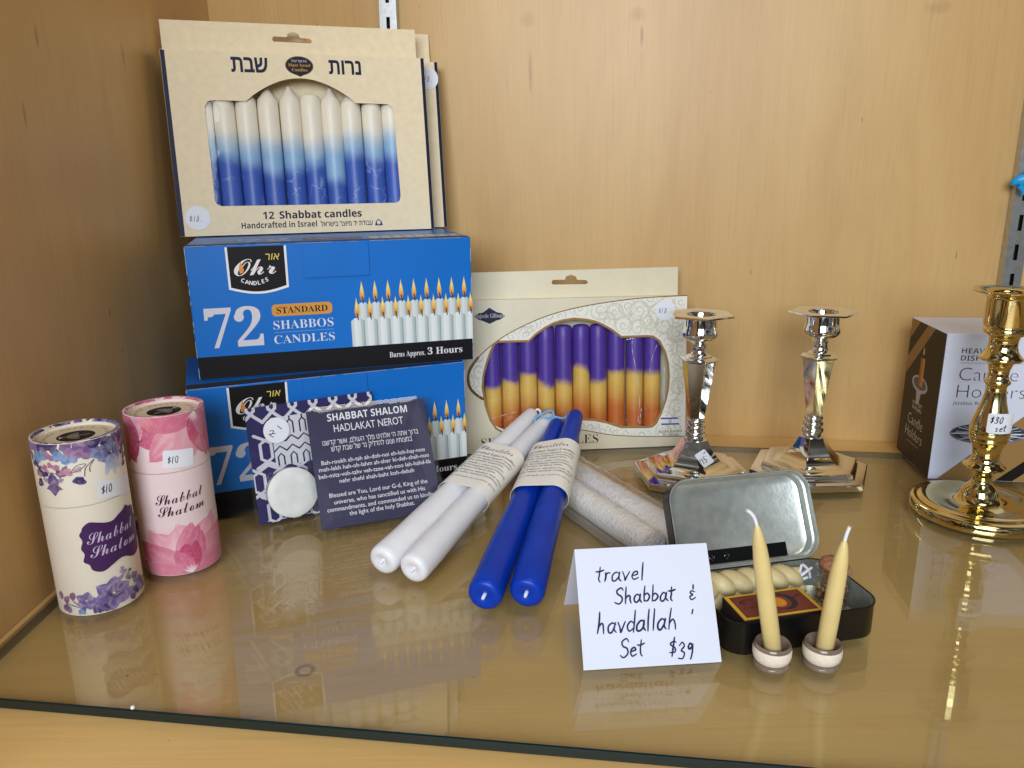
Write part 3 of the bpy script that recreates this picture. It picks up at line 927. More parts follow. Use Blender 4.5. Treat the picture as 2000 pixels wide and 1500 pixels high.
# the second one stands just behind, shifted to the right
ra = Matrix.Rotation(R(yw), 3, 'Z') @ Matrix.Rotation(-R(ln), 3, 'X')
off = ra @ Vector((17.0, 20.2, 0)); off.z = 0.0
box_b = beige_box('rear beige window box half hidden behind another, showing its right edge', (-275.9 + off.x, 653.1 + off.y + .6, 204.4), yw, ln, False)

def candle_mesh(rad, h, flat=False, taper=0.0):
    m_ = MB()
    prof = [(rad * .86, 0), (rad * .97, .8), (rad, 2.0)]
    for i in range(1, 9):
        prof.append((rad * (1 - taper * i / 9), h * i / 9))
    rt_ = rad * (1 - taper)
    if flat: prof += [(rt_ * .98, h - 3), (rt_ * .86, h - 1), (rt_ * .5, h)]
    else: prof += [(rt_ * .96, h - 6), (rt_ * .72, h - 3), (rt_ * .35, h + 2), (rt_ * .14, h + 5)]
    m_.lathe(prof, 32, 0, True, True)
    return m_
ORD = ['first', 'second', 'third', 'fourth', 'fifth', 'sixth', 'seventh', 'eighth', 'ninth', 'tenth']
cen = [27.2, 45.5, 63.8, 82.3, 101.0, 119.0, 136.7, 154.2, 172.8, 190.6]
hi = [80, 79, 80, 78, 79, 75, 77, 80, 82, 86]
lo = [56, 62, 58, 49, 52, 58, 41, 62, 60, 62]
tl = [-.5, .2, -.4, .3, 0, -.5, .3, -.7, .4, .5]
mA = Matrix(box_a.matrix_world)
for i, x in enumerate(cen):
    h = (118, 119, 121, 121, 122, 120, 121, 119, 118, 118)[i]
    o = candle_mesh(9.05, h, flat=(i == 5)).build('dipped_candle', M['dip_blue'], smooth=40, mw=mA @ Matrix.Translation(Vector((x, 10.4, 1.9)) * S) @ Matrix.Rotation(R(40 * i), 4, 'Z'))
    o['dip_low'], o['dip_high'], o['dip_tilt'] = (lo[i] + 3) * S, hi[i] * S, tl[i] * (1 if (40 * i) % 360 < 90 or (40 * i) % 360 > 270 else -1) * .6
    tag(o, f'white and blue dipped candle, {ORD[i]} from the left in the beige box window', 'candle', 'white and blue dipped candles behind the window')

# ================================================================== blue cartons of candles
BW, BD, BH = 216.0, 116.0, 102.0
def candle_picture(k_, x0=116.9, x1=215.9, z0=18.3):
    def grad(a, b, x_0, x_1):
        A, B = lin(a), lin(b)
        return lambda u, v: tuple(A[i] + (B[i] - A[i]) * max(0, min(1, (u - x_0) / (x_1 - x_0))) for i in range(4))
    pitch = 10.3
    def flame(x, z):
        pts = []; n = 10
        Y, O_, D_ = lin((250, 226, 130)), lin((206, 120, 30)), lin((90, 50, 30))
        v, f, c = [], [], []
        for i in range(n + 1):
            t = i / n
            w = 1.75 * math.sin(math.pi * min(1, (t * .93 + .05)) ** .62) ** 1.3
            if i == n: w = .05
            for q in (-1, 0, 1):
                v.append((x + q * w, z + 15.5 * t))
                m_ = max(0, min(1, (t - .05) * 1.7)) * (1 if q == 0 else .75)
                c.append(tuple(O_[j] * (1 - m_) + Y[j] * m_ for j in range(4)))
        for i in range(n):
            for q in range(2):
                f.append((i * 3 + q, i * 3 + q + 1, i * 3 + q + 4, i * 3 + q + 3))
        k_.e.append((v, f, c, 0.0))
        k_.stroke([(x + .7, z - 2.2), (x + .4, z + .5), (x - .1, z + 3.0)], .75, (40, 26, 24))
    for i in range(9):                                   # back row
        x = x0 + 9.9 + pitch * i
        xs = [x - 5.15, x - 1.6, x + 2.6, x + 5.15]
        tops = [50.6, 53.4, 53.4, 50.6]
        shade = [((170, 186, 186), (206, 214, 212)), ((222, 226, 224), (198, 206, 206)), ((176, 190, 190), (140, 156, 160))]
        for j in range(3):
            xa, xb = max(xs[j], x0), min(xs[j + 1], x1)
            if xa >= xb: continue
            k_.poly([(xa, z0), (xb, z0), (xb, tops[j + 1]), (xa, tops[j])], grad(*shade[j], xs[j], xs[j + 1]))
    for i in range(9): flame(x0 + 9.8 + 10.35 * i if i else x0 + 9.8, 55.0)
    for i in range(10):                                  # front row
        x = x0 + 5.1 + pitch * i
        xs = [x - 5.15, x - 2.4, x + 2.2, x + 5.15]
        tops = [39.0, 41.2, 41.2, 39.0]
        shade = [((196, 208, 206), (214, 222, 220)), ((232, 236, 234), (216, 222, 222)), ((196, 206, 206), (160, 174, 178))]
        for j in range(3):
            xa, xb = max(xs[j], x0), min(xs[j + 1], x1)
            if xa >= xb: continue
            k_.poly([(xa, z0), (xb, z0), (xb, tops[j + 1] if xb == xs[j + 1] else tops[j]), (xa, tops[j])], grad(*shade[j], xs[j], xs[j + 1]))
        if x + 5.1 < x1: k_.stroke([(x + 5.1, z0), (x + 5.1, 39)], .35, (110, 124, 132), smooth=False)
    for i in range(10):
        x = x0 + 5.0 + 10.3 * i
        if x < x1 - 1: flame(x, 42.0)
def blue_box(label, loc, yaw):
    t = thing('candle_carton', label, 'candle carton', loc, yaw, 0, 'blue cartons of candles')
    m_ = MB()
    m_.box((0, 0, 0), (BW, BD, BH))
    m_.build('carton', M['blue'], t, bevel=.9)
    W_ = (224, 224, 230); K = (17, 14, 17)
    # band round the foot and the dark edge strip of the lid
    k_ = Ink()
    k_.rect(.3, .6, BW - .3, 18.1, K); k_.build('printed_band', t)
    k_ = Ink(base=.12)
    k_.text(serif('Burns Approx.'), 145.9, 7.2, 4.6, W_, w=29.4, off=-.003)
    k_.text(serif('3 Hours'), 177.2, 7.3, 5.8, W_, w=29.4)
    k_.build('burn_time_lettering', t)
    k_ = Ink()
    k_.text(serif('72'), 8.4, 24.6, 30.0, (214, 212, 222), w=41.5)
    k_.ell(12.6, 51.6, 3.4, 3.0, (214, 212, 222)); k_.ell(33.2, 47.5, 3.6, 3.6, (214, 212, 222))
    k_.build('printed_number', t)
    k_ = Ink()
    k_.poly(rrect(57.6, 46.3, 103.0, 55.6, 3.0), (214, 150, 70))
    k_.text(serif('STANDARD'), 61.0, 48.5, 5.0, (38, 26, 16), w=38.5)
    k_.text(serif('SHABBOS'), 57.8, 36.2, 6.9, W_, w=45.4, off=-.010)
    k_.rect(58, 33.6, 103.2, 33.95, (130, 170, 220))
    k_.text(serif('CANDLES'), 57.4, 24.8, 6.7, W_, w=46.0, off=-.010)
    k_.build('title_lettering', t)
    k_ = Ink(); candle_picture(k_); k_.build('printed_candle_picture', t)
    k_ = Ink()
    bot = [(28.3, 68.7)] + [(28.3 + 43.5 * i / 10, 68.7 - 4.2 * math.sin(math.pi * i / 10)) for i in range(1, 10)] + [(71.8, 68.6)]
    k_.poly(bot + [(72.1, 100.2), (28.2, 100.2)], (236, 236, 240))
    bot2 = [(29.9, 70.1)] + [(29.9 + 40.3 * i / 10, 70.1 - 3.9 * math.sin(math.pi * i / 10)) for i in range(1, 10)] + [(70.2, 70.1)]
    k_.poly(bot2 + [(70.5, 100.3), (29.8, 100.3)], K)
    k_.text(script('Ohr'), 33.2, 78.6, 13.6, (236, 228, 230), w=30.5, rot=1.5)
    k_.poly([(37.6, 80.4), (39.4, 80.6), (40.4, 83.0), (39.4, 86.0), (38.6, 89.2), (37.2, 86.0), (36.6, 83.0)], (222, 150, 64))
    k_.text(heb('אור'), 55.8, 89.8, 4.6, (236, 208, 100), w=10.2, cap=.59, shear=.2)
    for i, ch in enumerate('CANDLES'):
        a = (i - 3) / 3
        k_.text(sansb(ch), 47.4 + 9.0 * a, 71.2 + 2.4 * a * a, 3.0, (236, 236, 238), al='c', rot=14 * a)
    k_.build('logo_badge', t)
    k_ = Ink(base=.2)
    rw = random.Random(int(yaw * 10))
    for x in (.35, BW - .35):
        z = 1.0
        while z < BH - 2:
            h = rw.uniform(2, 14); k_.stroke([(x + rw.uniform(-.1, .1), z), (x, min(z + h, BH - 1))], rw.uniform(.25, .6), (150, 172, 204), smooth=False); z += h + rw.uniform(.5, 16)
    x = 1.0
    while x < BW - 3:
        h = rw.uniform(3, 22); k_.stroke([(x, BH - .4), (min(x + h, BW - 1), BH - .4)], rw.uniform(.25, .55), (140, 150, 170), smooth=False); x += h + rw.uniform(.5, 12)
    k_.build('worn_edges', t)
    # tuck flap of the lid lying on the front
    m_ = MB(); m_.plate([(83.8, 75.6), (86, 74.9), (131.6, 74.9), (133.8, 75.6), (133.7, BH - .6), (83.5, BH - .6)], (), -1.3, -.1)
    f_ = m_.build('tuck_flap', M['blue'], t, bevel=.15)
    # print on the lid
    k_ = Ink()
    k_.rect(.6, .5, BW - .6, 13.5, (58, 56, 58)); k_.rect(.6, .5, BW - .6, 2.0, (24, 22, 24))
    k_.text(serif('72'), 36, 22, 26, (204, 206, 220), w=40); k_.rect(86, 22, 132, 44, (110, 96, 90))
    k_.text(serif('SHABBOS CANDLES'), 88, 30, 6, (210, 214, 222), w=42)
    for i in range(8): k_.rect(138 + i * 9.4, 16, 146 + i * 9.4, 40, (190, 198, 196))
    k_.build('printed_lid', t, lambda u, v, d: (u, v, BH + d))
    return t
blue_lo = blue_box('lower blue candle carton standing on the glass behind the packets', (-240.3, 545.2, 0), 21.8)
blue_hi = blue_box('upper blue candle carton carrying the beige window boxes', (-239.5, 570.2, 102.2), 16.3)

# ================================================================== ivory window box of purple candles
t = thing('candle_box', 'ivory scroll-patterned window box of purple and orange candles by the back wall', 'candle box', (-48.7, 676.6, 0), 4.5, 6.0)
box_c = t
WC = [(37.0, 104.3), (65.9, 104.1), (73, 110.5), (81.9, 116.3), (89, 119.8), (97.2, 122.2), (108.0, 123.6), (120.0, 122.2), (127, 120.5), (132.8, 118.1), (142.5, 112.6), (152.0, 105.5), (176, 105.6), (182, 105.0), (187.4, 101.0), (192.6, 91), (195.6, 80), (196.5, 68), (195.9, 56), (193.8, 46), (189.6, 33.6), (185.0, 24.0), (181.8, 21.4), (178.4, 20.9), (152.2, 21.7), (139.1, 26.6), (127, 29.6), (114.4, 30.8), (100, 29.8), (86, 26.5), (68, 21.4), (39.5, 21.4), (34.6, 24.6), (29.6, 32.4), (25.4, 46), (22.9, 63.6), (24.2, 75), (27.4, 86), (31.5, 96.5), (34.4, 102.4)]
W, H, D = 214.0, 143.4, 17.5
m_ = MB(); m_.plate([(0, .6), (W, .6), (W, H), (0, H)], [WC], 0, .5); m_.build('front_panel', M['ivory'], t)
m_ = MB(); m_.box((0.05, .55, .7), (.6, D, H - .1)); m_.box((W - .6, .55, .7), (W - .05, D, H - .1)); m_.box((.65, .55, .7), (W - .65, D, 1.3)); m_.box((.65, .55, H - .7), (W - .65, D, H - .1))
m_.build('carton_sides', M['ivory'], t)
SL2 = [(x - 2.2 + 0.4, z - 13.6) for x, z in SLOT]
m_ = MB(); m_.plate([(6, .6), (210.2, .6), (210.2, 169.4), (6, 168.2)], [SL2], D + .1, D + .6); m_.build('hanging_panel', M['ivory'], t)
m_ = MB(); m_.add([(2, .8, 3), (W - 2, .8, 3), (W - 2, .8, H - 1), (2, .8, H - 1)], [(0, 1, 2, 3)]); m_.build('window_film', M['winwrap'], t)
k_ = Ink()
def offs(pts, d):
    cx = sum(p[0] for p in pts) / len(pts); cy = sum(p[1] for p in pts) / len(pts)
    out = []
    n = len(pts)
    for i in range(n):
        a, b = Vector(pts[i - 1]), Vector(pts[(i + 1) % n]); tn = (b - a).normalized(); nn = Vector((tn.y, -tn.x))
        if nn.dot(Vector(pts[i]) - Vector((cx, cy))) < 0 and False: nn = -nn
        out.append((pts[i][0] + nn.x * d, pts[i][1] + nn.y * d))
    return out
# orientation of the outline decides the side of the offset
area2 = sum(WC[i - 1][0] * WC[i][1] - WC[i][0] * WC[i - 1][1] for i in range(len(WC)))
sgn = 1 if area2 > 0 else -1
# pale patterned panel bounded by the swoosh
sw_top = [(W - .1, H - .1), (170, 141.8), (132.8, 138.0), (105, 133.4), (82.1, 127.4), (62, 119.6), (44.0, 110.6), (30, 101), (18.5, 90.8), (11.5, 81.5), (9.0, 73), (10.2, 64), (15, 57.6), (22.0, 52.4)]
sw_bot = [(22.6, 50), (27, 36), (36, 25.0), (60, 19.6), (90, 21.6), (114.3, 19.6), (140, 14.2), (170, 11.2), (W - .1, 9.7)]
sp_t = [(p.x, p.y) for p in catmull(sw_top, 4)]; sp_b = [(p.x, p.y) for p in catmull(sw_bot, 4)]
win1 = offs(WC, 2.0 * sgn)
k_.poly(sp_t + sp_b, (238, 234, 222), [win1[::-1]])
k_.build('patterned_panel', t)
k_ = Ink(base=.1)
k_.poly(win1, (158, 120, 66), [offs(WC, 0.05 * sgn)[::-1]])
k_.stroke(sw_top[:11], .9, (126, 92, 52), n=6); k_.stroke(sw_top[8:], 2.6, (104, 76, 42), n=6); k_.stroke(sw_bot[4:], .8, (126, 96, 58), n=6)
k_.build('gold_outline', t)
# vine scroll pattern
def in_poly(x, y, P):
    c = False
    for i in range(len(P)):
        (xa, ya), (xb, yb) = P[i - 1], P[i]
        if (ya > y) != (yb > y) and x < (xb - xa) * (y - ya) / (yb - ya) + xa: c = not c
    return c
k_ = Ink(base=.1, step=.0004)
outer_ = sp_t + sp_b; win2 = offs(WC, 3.2 * sgn)
rn = random.Random(11)
VC = (206, 203, 184)
def ok(x, y): return in_poly(x, y, outer_) and not in_poly(x, y, win2) and 0 < x < W - 2.2 and y < H - 1.2
def vine(x, y, a, n, curl, st, w):
    run = []
    for i in range(n):
        if not ok(x, y):
            break
        run.append((x, y))
        x += st * math.cos(a); y += st * math.sin(a); a += curl; curl *= 1.045
    if len(run) > 2: k_.stroke(run, w, VC, n=3, taper=.6)
    return run
cents = []
for q in range(6000):
    x, y = 4 + rn.random() * (W - 6), 3 + rn.random() * (H - 4)
    if ok(x, y) and all((x - a) ** 2 + (y - b) ** 2 > 10.5 ** 2 for a, b in cents): cents.append((x, y))
k_side = Ink(base=.1, step=.0008)
def runs(pts, w):
    cur = []
    for p in pts + [None]:
        if p is not None and ok(*p): cur.append(p)
        else:
            if len(cur) > 3: (k_ if cur[0][0] > 60 or cur[0][1] > 100 else k_side).stroke(cur, w, VC, n=2, taper=.5)
            cur = []
for (x, y) in cents:
    a0, sg, r0_ = rn.random() * 6.28, rn.choice((-1, 1)), rn.uniform(4.4, 6.0)
    for dr in (0, .95):
        runs([(x + (r0_ - dr) * (1 - i / 34) * math.cos(a0 + sg * i * .27), y + (r0_ - dr) * (1 - i / 34) * math.sin(a0 + sg * i * .27)) for i in range(30)], .55)
    tx, ty, ta = x + r0_ * math.cos(a0), y + r0_ * math.sin(a0), a0 - sg * math.pi / 2
    pts = []
    for i in range(14):
        pts.append((tx, ty)); tx += .9 * math.cos(ta); ty += .9 * math.sin(ta); ta += sg * (.03 - .012 * i)
    runs(pts, .6)
    for q in range(9):
        a = a0 + q * .62; r1 = r0_ + .9
        runs([(x + (r1 + .5 * i) * math.cos(a + sg * .09 * i * i * .5), y + (r1 + .5 * i) * math.sin(a + sg * .09 * i * i * .5)) for i in range(7)], .6)
k_.build('scroll_pattern', t); k_side.build('scroll_pattern', t)
k_ = Ink(base=.12)
k_.text(serif('SHABBAT CANDLES'), 19.3, 6.6, 8.6, (74, 54, 34), w=110.8, off=-.008)
k_.build('title_lettering', t)
k_ = Ink(base=.6)
k_.text(serif('HANDCRAFTED'), 199.4, 14.0, 2.3, (130, 116, 88), w=22.6, al='c', off=-.004)
k_.text(serif('IN ISRAEL'), 200.0, 10.8, 2.3, (130, 116, 88), w=15, al='c', off=-.004)
k_.build('origin_lettering', t)
k_ = Ink(base=.6)
k_.poly([(190.4, 21.3), (208.0, 21.2), (206.4, 28.6), (189.6, 28.8)], (228, 230, 236))
k_.poly([(190.2, 27.2), (206.6, 27.0), (206.4, 28.4), (189.8, 28.6)], (50, 58, 130)); k_.poly([(190.7, 21.6), (208, 21.4), (207.6, 22.8), (190.5, 23)], (50, 58, 130))
for s_ in (1, -1):
    k_.stroke([(199 + 1.9 * math.cos(R(90 * s_ + 120 * i)), 25 + 1.9 * math.sin(R(90 * s_ + 120 * i))) for i in range(4)], .35, (50, 58, 130), smooth=False)
k_.build('printed_flag', t)
k_ = Ink(base=.12)
k_.poly([(16, 129), (20, 131.6), (24, 132.2), (28, 135), (30.2, 136.6), (32.5, 135), (37, 132.2), (41, 131.4), (44.4, 128.6), (40, 125.6), (36, 124.6), (30, 121.8), (24, 124.6), (20, 125.8)], (30, 30, 62))
k_.text(serif('Majestic Giftware'), 30.1, 127.3, 4.0, (196, 190, 196), w=27.6, al='c', off=-.002)
k_.build('logo_badge', t)
sticker(t, ellipse(193.2, 130.0, 9.6, 9.6), lambda i: i.hand('$18.', 186.8, 127.4, 2.4, .4, (50, 50, 70), sp=.5, kx=1.1), label='round white price sticker reading $18.', d0=.6)
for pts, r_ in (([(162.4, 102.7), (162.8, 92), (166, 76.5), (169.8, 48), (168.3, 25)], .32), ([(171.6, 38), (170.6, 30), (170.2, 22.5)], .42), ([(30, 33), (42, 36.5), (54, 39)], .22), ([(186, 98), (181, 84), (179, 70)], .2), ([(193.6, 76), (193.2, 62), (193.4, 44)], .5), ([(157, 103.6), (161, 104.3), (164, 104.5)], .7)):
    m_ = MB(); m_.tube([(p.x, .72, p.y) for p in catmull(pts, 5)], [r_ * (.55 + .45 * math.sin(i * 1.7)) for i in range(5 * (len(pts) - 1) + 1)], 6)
    m_.build('film_crease_glint', M['crease_glint'], t, smooth=60)  # film folds drawn as white tubes, their glints put into the colour
cen = [32.0, 48.8, 65.6, 82.3, 99.1, 115.7, 132.0, 149.0, 166.5, 183.6]
dip = [62.0, 65.3, 73.1, 64.2, 64.9, 72.2, 65.8, 73.0, 71.9, 71.3]
mC = Matrix(box_c.matrix_world)
for i, x in enumerate(cen):
    o = candle_mesh(8.1, 117, flat=True).build('dipped_candle', M['dip_purple'], smooth=40, mw=mC @ Matrix.Translation(Vector((x, 9.2, 1.5)) * S) @ Matrix.Rotation(R(50 * i), 4, 'Z'))
    o['dip_low'], o['dip_high'] = (dip[i] - 26 + 3 * math.sin(i * 2.1)) * S, (dip[i] - 1.5) * S
    o['dip_tilt'] = (.1, .2, 0, .5, .1, .9, 0, .1, .1, .2)[i] * (1 if math.cos(R(50 * i)) > 0 else -1)
    tag(o, f'purple and orange dipped candle, {ORD[i]} from the left in the ivory box window', 'candle', 'purple and orange dipped candles behind the window')

# ================================================================== two paper tubes
def tube_can(label, loc, Rr, H, seam, body, art, letters, rim_cols, disc_art, wmat='water'):
    t = thing('paper_tube', label, 'paper tube', loc, 0, 0, 'printed cardboard tubes')
    a0 = math.atan2(-loc[1], -loc[0])
    def wrap(u, v, d):
        a = a0 + u / Rr
        return ((Rr + d) * math.cos(a), (Rr + d) * math.sin(a), v)
    m_ = MB(); m_.lathe([(Rr - 1.0, 0), (Rr - .2, .3), (Rr, 1.0), (Rr, seam - .5), (Rr - .3, seam - .42), (Rr - 1.3, seam - .4), (Rr - 1.3, seam)], 72, 0, True, False)
    m_.build('tube_body', body, t, smooth=40)
    m_ = MB(); m_.lathe([(Rr - 1.3, seam + .02), (Rr - .2, seam + .04), (Rr + .02, seam + .25), (Rr + .02, H - .8), (Rr - .3, H - .15), (Rr - .9, H), (Rr - 1.7, H - .3), (Rr - 2.0, H - 1.0), (Rr - 2.1, H - 3.4)], 72, 0, False, False)
    lid = m_.build('lid', body, t, smooth=40)
    m_ = MB(); m_.lathe([(0.01, H - 3.4), (Rr - 2.05, H - 3.4)], 72)
    m_.build('lid_disc', M['kraft'], lid)
    k_ = Ink(base=.05); disc_art(k_)
    k_.build('lid_print', lid, lambda u, v, d: (u, v, H - 3.4 + d))
    cuts = [i * .75 for i in range(-74, 75)]
    for par, z0_, z1_ in ((t, .9, seam - .4), (lid, seam + .5, H - .5)):
        k_ = Ink(base=.09, step=.004); art(k_)
        k_.build('floral_print', par, wrap, cuts, mat_=wmat, clip=(-Rr * 2.2, z0_, Rr * 2.2, z1_))
    l_ = Ink(base=.09, step=.004); letters(l_)
    l_.build('printed_lettering', t, lambda u, v, d: wrap(u, v, d + .3), cuts)
    rim = Ink(base=.04, step=.004)
    rn_ = random.Random(len(label))
    for q in range(70):
        u_ = -math.pi * Rr + 2 * math.pi * Rr * q / 70
        rim.blob(u_, rn_.uniform(-.5, 4), rn_.uniform(1.6, 3.4), rn_.choice(rim_cols), .35, 14, q)
    def rmap(u, v, d):
        a = a0 + u / Rr
        f = max(0, min(1, v / 1.9)); r_ = Rr - .25 + d - f * 1.85
        z = H - .1 + d if v < 1.9 else H - .1 + d - (v - 1.9)
        return ((r_ - (d * 2 if v > 1.9 else 0)) * math.cos(a), (r_ - (d * 2 if v > 1.9 else 0)) * math.sin(a), z - .25 * abs(2 * f - 1))
    rim.build('rim_print', lid, rmap, cuts, mat_=wmat, clip=(-math.pi * Rr, 0.02, math.pi * Rr, 3.2))
    return t, wrap, cuts
def menorah_disc(ang, R0):
    def art(k_):
        k_.ell(0, 0, R0 * .47, R0 * .47, (34, 26, 24), 36)
        c, s_ = math.cos(R(ang)), math.sin(R(ang))
        def rot(p): return (p[0] * c - p[1] * s_, p[0] * s_ + p[1] * c)
        B = (196, 186, 166)
        for r_ in (1.6, 3.0, 4.4, 5.8):
            k_.stroke([rot((r_ * math.cos(R(a)), 1.5 + r_ * math.sin(R(a)))) for a in range(180, 361, 20)], .45, B, n=2)
        k_.stroke([rot((0, 7)), rot((0, -8))], .6, B, smooth=False)
        k_.poly([rot((-2.6, -8.8)), rot((2.6, -8.8)), rot((0, -6.6))], B)
        n = 30
        for i in range(n):
            a = 360 * i / n
            if i % 7 == 6: continue
            k_.text('HNDCRFTEISROM'[i % 13], R0 * .72 * math.cos(R(a)), R0 * .72 * math.sin(R(a)), 2.0, (60, 52, 44), al='c', rot=a - 90, cap=.7)
    return art
def purple_art(k_):
    P1, P2, P3 = (74, 52, 112), (124, 92, 150), (58, 44, 104)
    B1, B2 = (96, 140, 196), (60, 72, 132)
    PK = (176, 112, 146)
    def flower(x, z, r_, n, ca, cb, seed, rot=0, core=(24, 22, 30)):
        for i in range(n): k_.petal(x, z, rot + 360 * i / n, r_, r_ * .85, ca, cb, .18, seed=seed + i)
        k_.blob(x, z, r_ * .17, core, .3, seed=seed); k_.ell(x + r_ * .05, z + .4, r_ * .06, r_ * .06, (230, 226, 220), 8)
    # top border of watercolour flowers, all the way round what can be seen
    for i, u in enumerate(range(-48, 50, 7)):
        k_.blob(u, 106.4, 3.7, (P1, P3, (104, 76, 130), P2)[i % 4], .35, seed=i)
        k_.blob(u + 3, 102.5 - (i % 3), 2.8, (B1, PK, P2)[i % 3], .4, seed=i + 40)
    for s_ in (-1, 1):
        c = -16.0
        k_.blob(c + s_ * 5.2, 101.5, 3.2, B1, .3, seed=3); k_.blob(c + s_ * 9.0, 98.6, 2.6, (104, 150, 204), .3, seed=4)
        k_.blob(c + s_ * 3.6, 94.0, 2.2, PK, .45, seed=5); k_.blob(c + s_ * 7.6, 93.4, 1.8, P3, .4, seed=6)
        k_.blob(c + s_ * 5.0, 90.6, 2.2, P1, .45, seed=7); k_.blob(c + s_ * 4.4, 87.0, 1.5, (156, 124, 164), .5, seed=8)
        k_.stroke([(c, 91.8), (c + s_ * 2.5, 91.2), (c + s_ * 4.5, 92)], .35, (40, 34, 60))
    k_.blob(-16, 96, 1.8, PK, .4, seed=9)
    k_.poly([(-18.4, 89), (-16, 92), (-13.6, 89), (-12.4, 84.6), (-13.8, 84.8), (-11.0, 81.6), (-13.2, 81.0), (-16, 77.4), (-18.8, 81), (-21.0, 81.6), (-18.2, 84.8), (-19.6, 84.6)], (92, 68, 128))
    k_.blob(-2.0, 85.8, 3.2, (52, 42, 112), .25, seed=12, sq=.8)
    k_.blob(-7.8, 91.6, 2.6, (196, 124, 156), .5, seed=13); k_.blob(-2.0, 92.4, 1.8, (200, 160, 184), .4, seed=14)
    for pts in ([(-6, 91), (-2, 95), (2.4, 95), (-1.4, 92), (-6, 91)], [(1, 88), (2.2, 93), (7, 97)], [(4.0, 90), (4.2, 93), (6.8, 96.6)]): k_.stroke(pts, .45, (30, 28, 44))
    for x, z, r_, c in ((1.2, 102.6, 5.2, (128, 84, 142)), (-4.4, 103, 3.0, (150, 108, 158)), (-3.6, 98.6, 2.2, B1), (8.0, 100, 3.4, (104, 116, 176))): k_.blob(x, z, r_, c, .3, seed=int(x * 9) + 50)
    flower(17.2, 97.6, 8.4, 6, (70, 66, 122), (120, 130, 186), 21, 15)
    for a in (245, 275, 300): k_.petal(17.2, 97, a, 12.5, 4.2, (110, 122, 184), (206, 214, 232), .1, seed=a)
    for i in range(5): k_.blob(27.5 + (i % 2) * 2, 104 - 4 * i, 3.0 - .25 * i, (P1, (92, 66, 118))[i % 2], .4, seed=i + 70)
    k_.stroke([(8.2, 104.5), (10, 101.6), (14, 101.0)], .4, (30, 28, 44)); k_.stroke([(8.2, 104.5), (11.5, 105.2), (14, 103)], .4, (30, 28, 44))
    k_.blob(-27, 96, 2.2, P1, .4, seed=80); k_.blob(-25, 90.4, 2.0, (160, 108, 138), .4, seed=81); k_.blob(-25.0, 85.0, 1.9, (60, 44, 88), .3, seed=82, sq=1.5)
    # foot border
    flower(5.6, 11.4, 10.6, 6, (66, 50, 112), (126, 104, 164), 31, 20)
    flower(-9, 10.2, 6.0, 5, (80, 60, 122), (132, 110, 168), 37, 0, (120, 96, 150))
    for x, z, a, c in ((-26, 12, 80, PK), (-22.4, 10.6, 60, (150, 92, 132)), (-17.2, 13.0, 75, (168, 98, 130)), (-20, 4, 100, (138, 84, 128)), (-24, 5, 60, (120, 80, 130))): k_.petal(x, z - 2, a, 5.4, 3.8, c, (110, 70, 116), .2)
    for pts in ([(-22, 8.4), (-16, 7.0), (-10, 5.0)], [(-17, 11), (-14, 8), (-10, 5.8)]): k_.stroke(pts, .5, (40, 36, 74))
    for x, z, r_, c in ((-12, 4, 2.4, (104, 130, 186)), (14.4, 8.4, 3.2, P2), (19, 6, 3.6, P1), (24, 8, 3.4, (84, 92, 150)), (21, 14, 2.6, (96, 76, 134)), (15.6, 18, 1.9, P3), (13.0, 22.6, 1.9, (160, 122, 160)), (17.6, 21.6, 1.1, (44, 40, 92)), (19.6, 17.6, 1.6, P3), (22, 17, 1.4, (130, 96, 146)), (25, 13, 1.6, P1), (12.6, 25.0, 1.2, (176, 140, 172)), (11.4, 20, 1.4, (150, 110, 154)), (28, 8, 3, P1), (0, 3.6, 3.0, P1), (-4, 5, 2.6, (88, 70, 130))): k_.blob(x, z, r_, c, .4, seed=int(x * 31 + z))
def purple_letters(k_):
    # plaque
    pl = [(-4.4, 57.2), (-1.0, 59.6), (3.0, 58.6), (8, 57.0), (12, 57.0), (15.5, 59.0), (19, 60.4), (22.4, 62.4), (24.4, 60.6), (28.6, 59.6), (31.0, 57), (30.6, 53.6), (32.6, 51), (31.6, 45), (32.6, 39.6), (30.6, 36), (31, 32.6), (28.4, 30), (24, 28.6), (20, 29.6), (16, 31.6), (12, 31.6), (8, 29.8), (3, 27.4), (-.6, 28.0), (-3.2, 30.0), (-4.0, 33.2), (-6.8, 35.6), (-5.6, 40.2), (-7.0, 44), (-5.6, 48.6), (-6.8, 52.4), (-5.4, 54.8)]
    k_.poly([(p.x, p.y) for p in catmull(pl, 3, True)], (74, 42, 92))
    LV = (206, 190, 222)
    k_.text(script('Shabbat'), -3.4, 45.8, 7.6, LV, w=30, off=-.006, rot=3)
    k_.text(script('Shalom'), -2.8, 37.2, 7.6, LV, w=29.6, off=-.006, rot=2)
